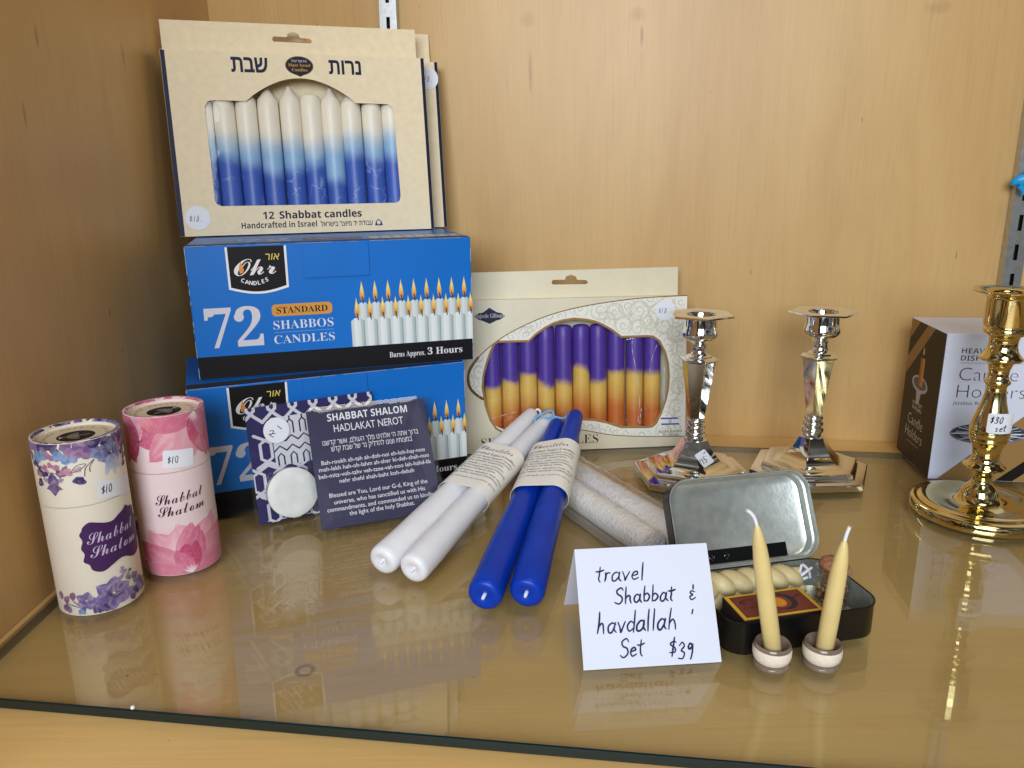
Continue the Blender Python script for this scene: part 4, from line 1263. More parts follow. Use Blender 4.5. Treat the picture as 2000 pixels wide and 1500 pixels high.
def pink_art(k_):
    A, B_, C_, D_ = (196, 78, 118), (232, 150, 170), (240, 190, 200), (170, 60, 104)
    # lid petals hanging from the rim at right
    k_.grid(-52, 96, 52, 110, 40, 4, lambda u, v: lin((222 + 14 * math.sin(u * .7), 158 + 22 * math.sin(u * .45 + v), 172 + 18 * math.sin(u * .6))))
    for x, z, a, l_, w_, c0, c1 in ((19, 109, 205, 40, 26, (214, 140, 166), (206, 92, 128)), (19, 109, 222, 42, 20, (240, 206, 212), (222, 128, 152)), (19, 109, 250, 36, 20, (230, 180, 190), (226, 150, 166)), (19, 109, 283, 33, 20, (226, 160, 178), (206, 104, 134)),
                                    (19, 109, 192, 34, 16, (206, 110, 140), (216, 112, 140)), (19, 109, 262, 21, 11, (180, 80, 120), (206, 84, 116)), (19, 109, 300, 30, 14, (216, 140, 166), (200, 90, 124)), (-34, 112, 290, 34, 22, (206, 110, 140), (176, 56, 96)), (-30, 108, 262, 32, 16, (216, 140, 160), (190, 70, 106)), (-14, 110, 300, 12, 8, (228, 160, 170), (216, 100, 124)), (40, 110, 255, 34, 18, (216, 130, 160), (196, 80, 116))):
        k_.petal(x, z, a, l_, w_, c0, c1, .22, 12, 12, seed=int(a))
    for a in (215, 235, 252, 270, 286): k_.petal(19, 108.5, a, 7, 1.6, (246, 244, 240), (226, 160, 180), 0)
    k_.grid(-52, 27.0, 52, 37, 30, 4, lambda u, v: tuple(a * (1 - max(0, min(1, (v - 27) / 10))) + b * max(0, min(1, (v - 27) / 10)) for a, b in zip(lin((228, 196, 206)), lin((236, 214, 216)))))
    # big blossom at the foot
    for a, l_, w_, c0, c1 in ((128, 38, 26, (244, 206, 212), (224, 146, 164)), (100, 34, 28, (246, 214, 218), (230, 164, 180)), (62, 40, 26, (240, 196, 206), (226, 150, 170)), (38, 40, 22, (226, 150, 172), (222, 138, 162)), (150, 40, 20, (232, 168, 182), (206, 104, 136)), (12, 34, 16, (214, 110, 142), (222, 140, 164)), (84, 33, 20, (236, 180, 192), (214, 116, 146)), (172, 36, 14, (216, 110, 140), (226, 150, 170)), (75, 31, 15, (226, 150, 172), (206, 96, 132)), (96, 20, 15, (216, 110, 146), (196, 70, 112)), (78, 21, 11, (200, 70, 110), (190, 66, 108)), (115, 18, 11, (222, 130, 160), (206, 90, 128))):
        k_.petal(4.0, 1.6, a, l_, w_, c0, c1, .22, 12, 12, seed=int(a) + 500)
    for a in (70, 95, 120, 45, 150): k_.petal(4, 1.2, a, 6, 1.6, (248, 246, 240), (226, 150, 172), 0)
def pink_letters(k_):
    K = (58, 20, 44)
    k_.text(script('Shabbat'), -12.4, 50.4, 7.6, K, w=30.4, off=-.006, rot=4)
    k_.text(script('Shalom'), -11.8, 42.2, 7.6, K, w=29.4, off=-.006, rot=4)
can1, wrap1, cuts = tube_can('cream paper tube with purple watercolour flowers and a purple plaque', (-258.2, 431.4, 0), 23.9, 109, 70.0, M['canw'], purple_art, purple_letters, ((74, 52, 112), (60, 72, 132), (104, 76, 130), (124, 92, 150), (236, 228, 216)), menorah_disc(-60, 21.8))
sticker(can1, [(6.2, 82.2), (7.0, 82.6), (29.4, 80.4), (31, 79.2), (32.4, 69), (31.4, 67.8), (7.2, 72.2), (6.0, 72.6)], lambda i: i.hand('$10', 8.0, 74.6, 2.5, .55, (44, 44, 50), sp=.35), wrap1, cuts, 'white price sticker reading $10')
can2, wrap2, cuts = tube_can('pink paper tube with pink petals and black script lettering', (-226.5, 478.4, 0), 24.3, 109.5, 71.8, M['canp'], pink_art, pink_letters, ((206, 110, 140), (226, 150, 170), (190, 90, 124), (236, 196, 204)), menorah_disc(150, 22.2), 'petal')
sticker(can2, [(-4.0, 86.2), (-3.0, 87.2), (13.6, 85.4), (14.7, 84.4), (13.9, 74.6), (12.9, 73.8), (-3.8, 75.2), (-4.8, 76.2)], lambda i: i.hand('$10', -2.0, 78.2, 2.3, .5, (44, 44, 50), sp=.35), wrap2, cuts, 'white price sticker reading $10')

# ================================================================== two prayer packets
def packet_sheet(t, x0, z0, x1, z1, y, name='plastic_sleeve', th=0.6, seed=0, mt='wrap'):
    rn = random.Random(seed)
    m_ = MB()
    for s_, yy in ((0, y - th), (1, y + th)):
        nx, nz = 14, 14
        v = []
        for j in range(nz + 1):
            for i in range(nx + 1):
                e_ = min(i, nx - i, j, nz - j)
                d = (0 if e_ == 0 else 1) * (1 if s_ else -1) * th + (rn.uniform(-.06, .06) if e_ > 2 else 0)
                v.append((x0 + (x1 - x0) * i / nx, y + (d if e_ else 0), z0 + (z1 - z0) * j / nz))
        f = [(j * (nx + 1) + i, j * (nx + 1) + i + 1, (j + 1) * (nx + 1) + i + 1, (j + 1) * (nx + 1) + i) for j in range(nz) for i in range(nx)]
        m_.add(v, f)
    return m_.build(name, M[mt], t, smooth=80)
t = thing('prayer_packet', 'dark prayer card with white blessing text in a clear sleeve', 'card packet', (-142.2, 509.7, .6), 21.3, 30.6, 'prayer cards in clear sleeves')
pkf = t
m_ = MB(); m_.plate([(3.6, 3.4), (95.0, 3.4), (95.0, 93.2), (3.6, 93.2)], (), 0, .5); m_.build('prayer_card', M['navy'], t)
k_ = Ink(base=.04)
k_.rect(3.7, 3.5, 94.9, 93.1, (58, 57, 86))
k_.build('card_background', t)
k_ = Ink(base=.09)
Wt = (238, 238, 242)
k_.text(sansb('SHABBAT SHALOM'), 49.5, 83.8, 5.6, Wt, w=61.9, al='c')
k_.text('HADLAKAT NEROT', 49.2, 74.9, 5.9, Wt, w=53.7, al='c')
k_.text(heb('ברוך אתה ה׳ אלהינו מלך העולם, אשר קדשנו'), 49.4, 65.6, 3.5, Wt, w=73.7, al='c', cap=.59)
k_.text(heb('במצותיו וצונו להדליק נר של שבת קדש'), 49.4, 60.4, 3.5, Wt, w=62.2, al='c', cap=.59)
for s_, z, w in (('Bah-rookh ah-tah ah-doh-noi eh-loh-hay-noo', 51.0, 79.4), ('meh-lekh hah-oh-lahm ah-sher ki-deh-shah-noo', 46.1, 84.3), ('beh-mitz-voh-tahv veh-tzee-vah-noo leh-hahd-lik', 40.9, 85.9), ('nehr shehl shah-baht koh-dehsh', 35.9, 56.9), ('Blessed are You, Lord our G-d, King of the', 26.0, 74.7), ('universe, who has sanctified us with His', 20.7, 69.2), ('commandments, and commanded us to kindle', 15.6, 80.5), ('the light of the holy Shabbat.', 11.0, 49.4)):
    k_.text(s_, 49.4, z, 3.25, Wt, w=w, al='c', off=.004)
k_.build('printed_lettering', t)
packet_sheet(t, 0, 0, 98.5, 96, 0.2, seed=2, mt='sleeve')

t = thing('prayer_packet', 'navy lattice card packet with a tealight and $1 sticker, in a clear sleeve', 'card packet', (-189.4, 527.0, .6), 27.4, 14.0, 'prayer cards in clear sleeves')
pkr = t
m_ = MB(); m_.plate([(0, 1), (97.5, 1), (97.5, 88.6), (0, 88.6)], (), 0, .5); m_.build('lattice_card', M['navy'], t)
k_ = Ink(base=.05, step=.003)
NV, LW = (48, 44, 96), (214, 212, 222)
k_.rect(.1, 1.1, 97.4, 88.5, NV)
def lat(x, z):
    p = 9.6
    for s_ in (-1, 1):
        k_.stroke([(x + s_ * 2.6, z + 9), (x + s_ * 2.6, z + 6.2), (x - s_ * 2.6, z + 1.2), (x - s_ * 8, z - 3.4)], 2.4, LW, smooth=False)
for i in range(7): lat(4 + 15.6 * i, 80)
for row in range(3):
    z = 58 - row * 23
    for i in range(7):
        x = 11.8 + 15.6 * i - (7.8 if row % 2 else 0)
        k_.stroke([(x - 7.8, z + 9.4), (x, z + 5.0), (x + 7.8, z + 9.4)], 2.3, LW, smooth=False)
        for s_ in (-1, 1): k_.stroke([(x, z + 5.0), (x + s_ * 4.0, z + 2.4), (x + s_ * 4.0, z - 8.6), (x, z - 11.4), (x - s_ * 7.8, z - 15.4)], 2.3, LW, smooth=False)
for i in range(9): k_.rect(6 + i * 9.6, 2.2, 10 + i * 9.6, 2.8, LW)
k_.build('lattice_print', t, clip=(.1, 1.1, 97.4, 88.5))
k_ = Ink(base=.5, step=.004)
k_.rect(17.5, 42.4, 52, 79, (216, 216, 224))
DK = (34, 30, 60)
for i in range(4):
    x = 22 + 9.4 * i
    k_.stroke([(x - 2.2, 42.6), (x - 2.2, 49), (x, 51.4), (x + 2.2, 49), (x + 2.2, 42.6)], 1.15, DK, smooth=False)
    k_.stroke([(x - 4.6, 53.2), (x, 57.0), (x + 4.7, 53.2)], 1.15, DK, smooth=False)
    k_.stroke([(x - 4.6, 60.4), (x, 64.2), (x + 4.7, 60.4)], 1.15, DK, smooth=False)
    for s_ in (-1, 1): k_.stroke([(x + s_ * 2.2, 66), (x + s_ * 2.2, 74), (x, 76.4), (x, 79)], 1.15, DK, smooth=False)
k_.build('folded_leaflet', t, clip=(17.5, 42.4, 52, 79))
packet_sheet(t, -2.6, 0, 99, 90.4, 0.2, th=0.8, seed=5)
sticker(t, ellipse(20.8, 69.4, 9.6, 9.6), lambda i: (i.stroke([(18.0, 64.6), (15.8, 66.4), (17.6, 67.4), (18.6, 69.4), (16.0, 69.6)], .55, (40, 40, 46)), i.stroke([(14.6, 67.2), (19.8, 67.2)], .5, (40, 40, 46)), i.stroke([(22.0, 72.6), (24.6, 69.8)], .6, (40, 40, 46), smooth=False)), label='round white price sticker reading $1', d0=2.2)
# the tealight in its pocket
mP = Matrix(pkr.matrix_world)
tl_ = tag(bpy.data.objects.new('tealight', None), 'round white tealight in the navy lattice packet', 'tealight'); COL.objects.link(tl_)
tl_.matrix_world = mP @ Matrix.Translation(Vector((24.9, -2.0, 22.4)) * S) @ Matrix.Rotation(R(90), 4, 'X')
m_ = MB(); m_.lathe([(17.8, 0), (18.2, .6), (18.2, 9.6), (18.1, 9.9), (17.9, 9.8)], 48, 0, True, False); m_.build('aluminium_cup', M['alu'], tl_, smooth=40)
m_ = MB(); m_.lathe([(18.3, 9.4), (18.7, 10.2), (18.5, 11.2), (17.6, 11.8), (12, 11.9), (6, 12.05), (0.05, 12.1)], 48); m_.build('wax_disc', M['foil'], tl_, smooth=40)

# ================================================================== tapers in pairs
def taper_pair(label, ends, rad, wax, bt, blue):
    t = thing('taper_pair', label, 'candle pair', (0, 0, 0), 0, 0, 'banded pairs of taper candles')
    for A, B in ends:
        A, B = Vector(A), Vector(B)
        L_ = (B - A).length
        d = (B - A).normalized()
        q = d.to_track_quat('Z', 'Y').to_matrix().to_4x4(); q.translation = A
        prof = [(.02, 2.6), (1.4, 2.4), (2.6, 1.2), (rad * .42, .35), (rad * .68, 0), (rad * .86, .7), (rad * .96, 2.2), (rad, 4.5)]
        for i in range(1, 13):
            s_ = i / 12
            prof.append((rad * (1 - .36 * s_ ** 1.5), 4.5 + (L_ - 12) * s_))
        e_ = prof[-1][0]
        prof += [(e_ * .95, L_ - 4.5), (e_ * .8, L_ - 2.2), (e_ * .5, L_ - .4), (e_ * .16, L_)]
        m_ = MB(); m_.lathe(prof, 40, 0, False, True, q)
        rb_ = random.Random(int(A.x * 10)); ph = rb_.random() * 6.28; sdv = d.orthogonal().normalized(); upv = d.cross(sdv)
        for i_, p_ in enumerate(m_.v):
            tt = max(0, min(1, (p_ - A).dot(d) / L_))
            rad_v = p_ - (A + d * (p_ - A).dot(d)); an = math.atan2(rad_v.dot(upv), rad_v.dot(sdv))
            k2 = 1 + .012 * math.sin(2 * an + ph + tt * 9) + .012 * math.sin(tt * 31 + ph) + .008 * math.sin(3 * an - tt * 23)
            m_.v[i_] = p_ + rad_v * (k2 - 1) + (sdv * math.cos(ph) + upv * math.sin(ph)) * .7 * math.sin(math.pi * tt)
        c_ = m_.build('taper', wax, t, smooth=50)
        m_ = MB(); m_.tube([q @ Vector((0, 0, 2.8)), q @ Vector((.3, -.2, -.6)), q @ Vector((.5, -.6, -1.6))], [1.2, 1.1, .7], 10)
        m_.build('wick_end', M['wick'], c_, smooth=60)
    # paper band: a stadium shaped sleeve round both
    (A1, B1), (A2, B2) = [(Vector(a), Vector(b)) for a, b in ends]
    def frame(tt):
        p1, p2 = A1.lerp(B1, tt), A2.lerp(B2, tt)
        ax = ((B1 - A1).normalized() + (B2 - A2).normalized()).normalized()
        sd = (p2 - p1); w = sd.length; sd = (sd - ax * sd.dot(ax)).normalized()
        return (p1 + p2) / 2, sd, sd.cross(ax).normalized(), w, ax
    t0, t1 = bt
    LT = (t1 - t0) * (B1 - A1).length
    rb = rad * .95 + .5
    def sleeve(u, v, d):
        """u across over the top from its middle, v up the band"""
        c, sd, nn, w, ax = frame(t0 + (t1 - t0) * v / LT)
        if nn.z < 0: nn = -nn
        hw = w / 2; r_ = rb + d
        s_ = 1 if u >= 0 else -1; u = abs(u)
        if u <= hw: return c + sd * s_ * u + nn * r_
        a = (u - hw) / rb
        if a <= math.pi: return c + sd * s_ * (hw + r_ * math.sin(a)) + nn * r_ * math.cos(a)
        return c + sd * s_ * max(0, hw - (a - math.pi) * rb) - nn * r_
    w = frame((t0 + t1) / 2)[3]
    per = w / 2 + math.pi * rb + w / 2
    us = [-per + 2 * per * i / 64 for i in range(65)]
    m_ = MB()
    rings = [[sleeve(u, LT * j / 8, 0) for u in us] for j in range(9)] 
    m_.loft(rings, 0, closed=False)
    rings = [[sleeve(u, LT * j / 8, .25) for u in us] for j in range(9)]
    m_.loft(rings, 0, closed=False)
    m_.loft([[sleeve(u, 0, 0) for u in us], [sleeve(u, 0, .25) for u in us]], 0, closed=False)
    m_.loft([[sleeve(u, LT, 0) for u in us], [sleeve(u, LT, .25) for u in us]], 0, closed=False)
    bd = m_.build('paper_band', M['band'], t, smooth=50)
    k_ = Ink(base=.36, step=.002)
    TX, RD = (52, 56, 60), (112, 36, 52)
    y = LT
    k_.text(script('Cheerlites'), 1, y - 12.0, 6.4, RD, w=28, al='c', off=-.004)
    k_.text(serif('Handcrafted Taper Candles'), 0, y - 18.6, 2.9, TX, w=43, al='c', off=-.003)
    ys = y - 22.8
    for i, s_ in enumerate(('Traditional hand dipped candles', 'made to the highest standards', 'using quality materials.', 'The candle’s color remains', 'constant throughout approximately', '8 hours of burn time.', 'They are dripless, odorless and clean', 'burning under normal conditions.')):
        k_.text(serif(s_), 0, ys - 3.55 * i - (.8 if i > 2 else 0) - (.8 if i > 5 else 0), 2.0, TX, w=(44, 42, 33, 37, 47, 30, 50, 46)[i], al='c', off=-.003)
    k_.text(serif_it('Cheerlites will make any occasion special'), 0, ys - 8 * 3.55 - 4.0, 1.9, (120, 70, 84), w=48, al='c', off=-.004)
    k_.stroke([(-per * .62, 4), (-per * .62, LT - 4)], .35, (190, 150, 170), smooth=False)
    k_.build('printed_lettering', bd, lambda u, v, d: sleeve(u, v, d), [i * 1.0 for i in range(-34, 35)])
    # the shared wick
    m_ = MB()
    p, q_ = B1, B2
    if blue:
        mid = (p + q_) / 2
        pts = [p, p + Vector((-3, 3, 3.0)), p + Vector((-12, 3, 3.5)), p + Vector((-20, 1, 1.2)), p + Vector((-18, 4, 4.6)), p + Vector((-9, 7, 8.4)), p + Vector((-4, 8, 8.0)), p + Vector((-3, 6, 4.2)), p + Vector((5, 4, 3.0)), q_ + Vector((-6, 2, -1.0)), q_ + Vector((0, 0, 0))]
        m_.tube(catmull(pts, 6), 1.05, 8); m_.build('wick', M['wick_blue'], t, smooth=60)
    else:
        pts = [p, p + Vector((3.4, 2, 2.4)), p + Vector((6.0, 2, .8)), p + Vector((6.4, 2, -2.5)), q_ + Vector((-4, 0, 2)), q_]
        m_.tube(catmull(pts, 6), 1.1, 8); m_.build('wick', M['wick'], t, smooth=60)
    return t
taper_pair('pair of long white taper candles with a cream paper band', [((-86, 450.5, 10.6), (18.9, 657.7, 46.3)), ((-64.8, 439.2, 10.6), (33.2, 650.2, 44.2))], 10.4, M['wax_white'], (.375, .655), False)
taper_pair('pair of royal blue taper candles with a cream paper band', [((-18.2, 405.6, 10.9), (39.3, 630.8, 45.1)), ((6.8, 407.3, 10.9), (54.9, 633.5, 52.4))], 10.8, M['wax_blue'], (.455, .745), True)

# ================================================================== bag of rolled candles
pd, dd = Vector((.89, .455, 0)), Vector((.455, -.89, 0))
for s_, lab, hh in ((319.5, 'rear', 0), (295.5, 'front', 0)):
    m_ = MB()
    pts, rad = [], []
    for i in range(25):
        a = -566 + 192 * i / 24
        pts.append(pd * s_ + dd * a + Vector((0, 0, 11.0))); rad.append(10.4 + .15 * math.sin(i * 2.3))
    m_.tube(pts, rad, 28)
    o = m_.build('rolled_candle', M['honey'], smooth=50)
    tag(o, {'rear': 'white honeycomb rolled candle in the clear bag, nearer the silver candlesticks', 'front': 'white honeycomb rolled candle in the clear bag, nearer the note card'}[lab], 'candle', 'rolled candles in the plastic bag')
bagt = thing('plastic_bag', 'clear crinkled plastic bag round two white rolled candles, under the tapers', 'plastic bag')
rn = random.Random(5)
m_ = MB(); rings = []
for i in range(31):
    a = -578 + 214 * i / 30
    ring = []
    for j in range(36):
        th = 2 * math.pi * j / 36
        c, s_ = math.cos(th), math.sin(th)
        x = 29.5 * math.copysign(abs(c) ** .75, c); z = 11.9 + 11.4 * math.copysign(abs(s_) ** .8, s_)
        if abs(c) > .93: z = 11.9 - 8.6 * (abs(c) - .93) / .07 + 2 * s_
        ring.append(pd * (307.5 + x + rn.uniform(-.35, .35)) + dd * (a + rn.uniform(-.6, .6)) + Vector((0, 0, max(.3, z + rn.uniform(-.35, .35)))))
    rings.append(ring)
m_.loft(rings)
# flat flap at the open end, creased
nx, ny = 12, 7
v = []
for j in range(ny + 1):
    for i in range(nx + 1):
        a = -602 + 26 * j / ny; s_ = 252 + 84 * i / nx
        z = 1.2 + 9 * (j / ny) ** 1.5 * math.exp(-((s_ - 307) / 26) ** 2) + rn.uniform(0, 2.6)
        v.append(pd * s_ + dd * (a + (8 if s_ < 280 else 0)) + Vector((0, 0, z)))
m_.add(v, [(j * (nx + 1) + i, j * (nx + 1) + i + 1, (j + 1) * (nx + 1) + i + 1, (j + 1) * (nx + 1) + i) for j in range(ny) for i in range(nx)])
m_.build('bag_film', M['bagfilm'], bagt, smooth=40)

# ================================================================== silver candlesticks
def silver_stick(label, loc, rot, plate_rot):
    t = thing('candlestick', label, 'candlestick', loc, 0, 0, 'silver hexagonal candlesticks')
    A = R(rot)
    m_ = MB()
    base = [(51.0, 0), (52, .6), (52, 5.2), (51.2, 6.0), (43.2, 7.4), (42.2, 8.2), (41.8, 10.6), (40.6, 11.6), (38.5, 12.2)]
    for i in range(1, 11):
        s_ = i / 10
        base.append((38.5 - 27.6 * s_ ** .72, 12.2 + 22.0 * s_ ** 1.9))
    base += [(9.6, 34.8), (6, 35.0)]
    m_.lathe(base, 6, 0, True, True, None, A)
    m_.build('base', M['silver'], t, smooth=22, bevel=.35)
    m_ = MB()
    rg = [(7.0, 34.9), (7.6, 35.6), (7.2, 36.4)]
    for zc, r_, h in ((39.6, 9.0, 2.9), (45.4, 8.4, 2.5), (50.4, 7.8, 2.3)):
        for i in range(9):
            a = -math.pi / 2 + math.pi * i / 8
            rg.append((r_ - 2.0 + 2.0 * math.cos(a), zc + h * math.sin(a)))
    rg += [(6.4, 53.2)]
    m_.lathe(rg, 40, 0, False, True); m_.build('ringed_knop', M['silver'], t, smooth=40)
    m_ = MB(); m_.lathe([(6.6, 53.0), (7.0, 53.6), (13.9, 101.6), (14.2, 102.2), (15.6, 102.6), (16.6, 103.4), (16.4, 104.2), (13.4, 105.2), (11.0, 105.6), (10.6, 106.6), (7.6, 107.6), (5, 107.8)], 6, 0, True, True, None, A)
    m_.build('stem', M['silver'], t, smooth=20, bevel=.25)
    m_ = MB(); m_.lathe([(7.4, 107.4), (6.6, 108.4), (6.0, 110.4), (5.5, 113), (5.7, 115.4), (7.2, 117.8), (10.4, 119.8), (13.2, 121.6), (14.5, 124.0), (14.5, 126.6), (13.5, 129.4), (13.1, 132), (13.1, 138.6)], 48, 0, True, False)
    m_.lathe([(11.6, 140.6), (11.2, 139.8), (10.9, 128), (10.4, 121.5), (.05, 121.2)], 48)
    m_.build('candle_cup', M['silver'], t, smooth=40)
    m_ = MB()
    A = R(plate_rot)
    # drip plate: hexagon outside, round opening inside
    n = 48
    def hexr(a, rr): 
        b = ((a - A) % (math.pi / 3)) - math.pi / 6
        return rr * math.cos(math.pi / 6) / math.cos(b)
    def ring(rr, z, hx): return [((hexr(A + 2 * math.pi * j / n, rr) if hx else rr) * math.cos(A + 2 * math.pi * j / n), (hexr(A + 2 * math.pi * j / n, rr) if hx else rr) * math.sin(A + 2 * math.pi * j / n), z) for j in range(n)]
    m_.loft([ring(11.7, 140.9, 0), ring(12.6, 140.7, 0), ring(26.4, 141.6, 1), ring(27.2, 141.2, 1), ring(27.2, 140.0, 1), ring(26, 139.4, 1), ring(13.2, 138.5, 0)], 0)
    m_.build('drip_plate', M['silver'], t, smooth=25)
    return t
s_l = silver_stick('silver hexagonal candlestick with a $15 tag on its foot', (154.5, 616.5, 0), -25, 27)
s_r = silver_stick('plain silver hexagonal candlestick without a tag, behind the open tin', (255.8, 622.0, 0), 2.6, -12)
# price tag stuck on the foot of the left one
fx = Matrix.Rotation(R(8), 4, 'Z') @ Matrix.Rotation(R(-42), 4, 'X')
tagM = Matrix.Translation(Vector((3.2, -21.6, 24.4))) @ fx @ Matrix.Rotation(R(-28), 4, 'Y')
sticker(s_l, rrect(-5.6, -6.6, 5.6, 6.6, 1.4), lambda i: (i.hand('$', -5.0, -1.0, 1.3, .4, (50, 50, 80)), i.hand('15', -3.4, -3.6, 2.6, .6, (46, 46, 84), sp=.3), i.stroke([(2.0, 3.6), (4.6, 4.0)], .6, (46, 46, 84), smooth=False)), lambda u, v, d: tagM @ Vector((u, -d, v)), label='white price sticker reading $15', d0=.2)

# ================================================================== brass candlestick
t = thing('candlestick', 'turned brass candlestick with a $30 set sticker, at the right edge', 'candlestick', (352.8, 538.5, 0))
m_ = MB()
m_.lathe([(45.2, 0), (46.3, .5), (46.5, 1.4), (46.3, 6.4), (45.4, 7.6), (43.6, 8.4), (42.0, 8.2), (40.6, 8.9), (39.4, 9.9), (37.0, 10.4), (32, 9.8), (26, 9.2), (20, 9.4), (16.6, 10.4), (14.2, 12.6), (12.8, 15.4)], 96, 0, True, False)
m_.build('base', M['brass'], t, smooth=50)
pr = [(12.8, 15.4), (12.0, 18.4), (10.4, 21.2), (8.2, 23.4), (6.9, 25.0), (6.6, 27), (6.9, 31), (8.0, 33.6), (10.6, 35.2), (13.6, 36.2), (14.4, 37.2), (14.0, 38.2), (11.4, 39.6), (9.6, 42.4), (9.0, 46), (9.4, 50), (10.4, 54), (12.0, 57.2), (12.9, 59.2), (12.4, 60.4), (12.9, 61.6), (13.4, 64.4), (13.4, 66.0), (12.9, 67.0), (13.2, 68.2), (12.2, 73), (10.2, 79.6), (8.2, 87), (6.9, 94), (6.5, 98.6), (7.4, 100.4), (8.6, 101.8), (8.7, 103.2), (7.4, 104.8), (6.6, 107.6), (6.9, 111.6), (8.2, 115.4), (10.0, 117.4), (13.6, 118.8), (14.4, 119.8), (14.2, 120.8), (12.4, 122.2), (10.4, 125.8), (9.4, 130), (9.6, 134), (10.8, 136.6), (13.2, 138), (14.2, 140), (13.6, 142), (13.0, 143)]
m_ = MB(); m_.lathe(pr, 64); m_.build('stem', M['brass'], t, smooth=50)
m_ = MB()
m_.lathe([(13.0, 143.0), (14.3, 143.6), (14.6, 144.8), (14.6, 163.2), (15.4, 165.0), (18.6, 166.6), (22.6, 167.6), (24.0, 168.4), (24.3, 169.2), (23.6, 169.7), (20, 169.2), (15, 168.0), (12.8, 166.8), (12.0, 164.6), (11.8, 150), (0.05, 149.4)], 64)
m_.build('candle_cup', M['brass'], t, smooth=50)
def brw(u, v, d):
    rr = 13.9 + d
    a = R(-118) + u / 14.0
    return (rr * math.cos(a), rr * math.sin(a), v)
sticker(t, rrect(-3.5, 67.0, 15.6, 82.2, 2.0), lambda i: (i.hand('$30', -1.8, 74.8, 2.5, .7, (44, 40, 90), sp=.3), i.hand('set', 2.0, 68.8, 2.6, .7, (44, 40, 90), sp=.3)), brw, [i for i in range(-5, 18)], 'white price sticker reading $30 set', d0=.3)

# ================================================================== white carton of candle holders
t = thing('holder_carton', 'white and brown carton of candle holders behind the brass candlestick', 'carton', (350.1, 604.4, 0), -7.6)
CWd, CDp, CHt = 132.0, 76.0, 124.9
m_ = MB(); m_.box((0, 0, 0), (CWd, CDp, CHt)); m_.build('carton', M['paper'], t, bevel=.7)
BR, TN, KK = (56, 44, 34), (158, 122, 74), (24, 20, 18)
k_ = Ink(base=.08)
k_.poly([(6.8, .5), (CWd - .5, 118), (CWd - .5, .5)], TN); k_.poly([(52.4, .5), (66.0, .5), (CWd - .5, 58), (CWd - .5, 70)], KK)
k_.build('printed_stripes', t)
k_ = Ink(base=.12)
DK = (28, 30, 44)
k_.text(sansb('HEAVY DUTY'), 12.5, 108.9, 4.2, DK, w=42, off=-.02); k_.text(sansb('DISPOSABLE'), 12.5, 102.9, 4.2, DK, w=41, off=-.02)
k_.rect(12, 100.8, 74, 101.1, (120, 124, 136))
k_.text('Candle', 13.0, 86.2, 11.4, DK, w=44.6, off=-.022); k_.text('Holders', 13.0, 71.8, 11.4, DK, w=52, off=-.022)
k_.text('Jetables Bougeoirs', 11.2, 65.9, 3.0, (60, 66, 84), w=36, off=-.008)
k_.build('printed_lettering', t)
k_ = Ink(base=.12)
k_.ell(42, 41.5, 30, 9.2, (110, 112, 122), 44); k_.ell(42, 42.2, 28.6, 7.8, (66, 68, 80), 44); k_.ell(42, 40.4, 22, 5, (128, 130, 140), 36); k_.ell(42, 42.0, 12, 3, (60, 62, 74))
rn = random.Random(9)
for i in range(44):
    a = rn.random() * 6.28
    k_.stroke([(42 + 13 * math.cos(a), 41.5 + 3.4 * math.sin(a)), (42 + rn.uniform(24, 29) * math.cos(a), 41.5 + 8.6 * math.sin(a))], rn.uniform(.3, .8), rn.choice(((230, 232, 240), (40, 42, 54), (170, 174, 188))), smooth=False)
k_.poly([(34, 34), (50, 34), (48, 22), (36, 22)], (214, 216, 226))
k_.build('printed_dish_picture', t)
side = lambda u, v, d: (-d, u, v)
k_ = Ink(base=.08)
k_.rect(.6, .6, CDp - .6, CHt - .7, BR)
k_.poly([(23.3, CHt - .8), (39.2, CHt - .8), (CDp - .8, 90), (CDp - .8, 74)], TN); k_.poly([(56, CHt - .8), (CDp - .8, CHt - .8), (CDp - .8, 106)], TN)
k_.build('printed_side', t, side)
k_ = Ink(base=.12)
k_.ell(41.5, 71.5, 17.2, 7.4, (186, 188, 200), 36); k_.ell(41.5, 72, 14, 5.2, (104, 98, 98), 30); k_.poly([(36, 66), (47, 66), (45, 54), (39, 54)], (190, 184, 196))
def cg(u, v):
    f = max(0, min(1, (u - 35) / 10)); a, b = lin((226, 170, 90)), lin((150, 92, 36)); return tuple(a[i] * (1 - f) + b[i] * f for i in range(4))
k_.grid(36.2, 70, 45.6, 95, 6, 6, cg); k_.stroke([(41, 95), (41, 102)], .7, (40, 30, 24), smooth=False); k_.petal(41, 97, 90, 7.4, 2.6, (250, 244, 220), (240, 210, 150))
Wl = (226, 224, 228)
mir = lambda u, v, d: (-d, 82 - u, v)
k_.build('printed_side_picture', t, side)
k_ = Ink(base=.14)
k_.text(sansb('HEAVY DUTY'), 41, 52.0, 3.2, Wl, w=21, al='c', off=-.02); k_.text(sansb('DISPOSABLE'), 41, 47.6, 3.2, Wl, w=21, al='c', off=-.02); k_.rect(36, 45.4, 46, 45.7, (150, 120, 80))
k_.text('Candle', 41, 33.0, 9.6, Wl, w=33, al='c', off=-.016); k_.text('Holders', 41, 21.0, 9.6, Wl, w=38, al='c', off=-.016); k_.rect(28, 16.6, 54, 17.4, (150, 140, 130))
k_.build('side_lettering', t, mir)

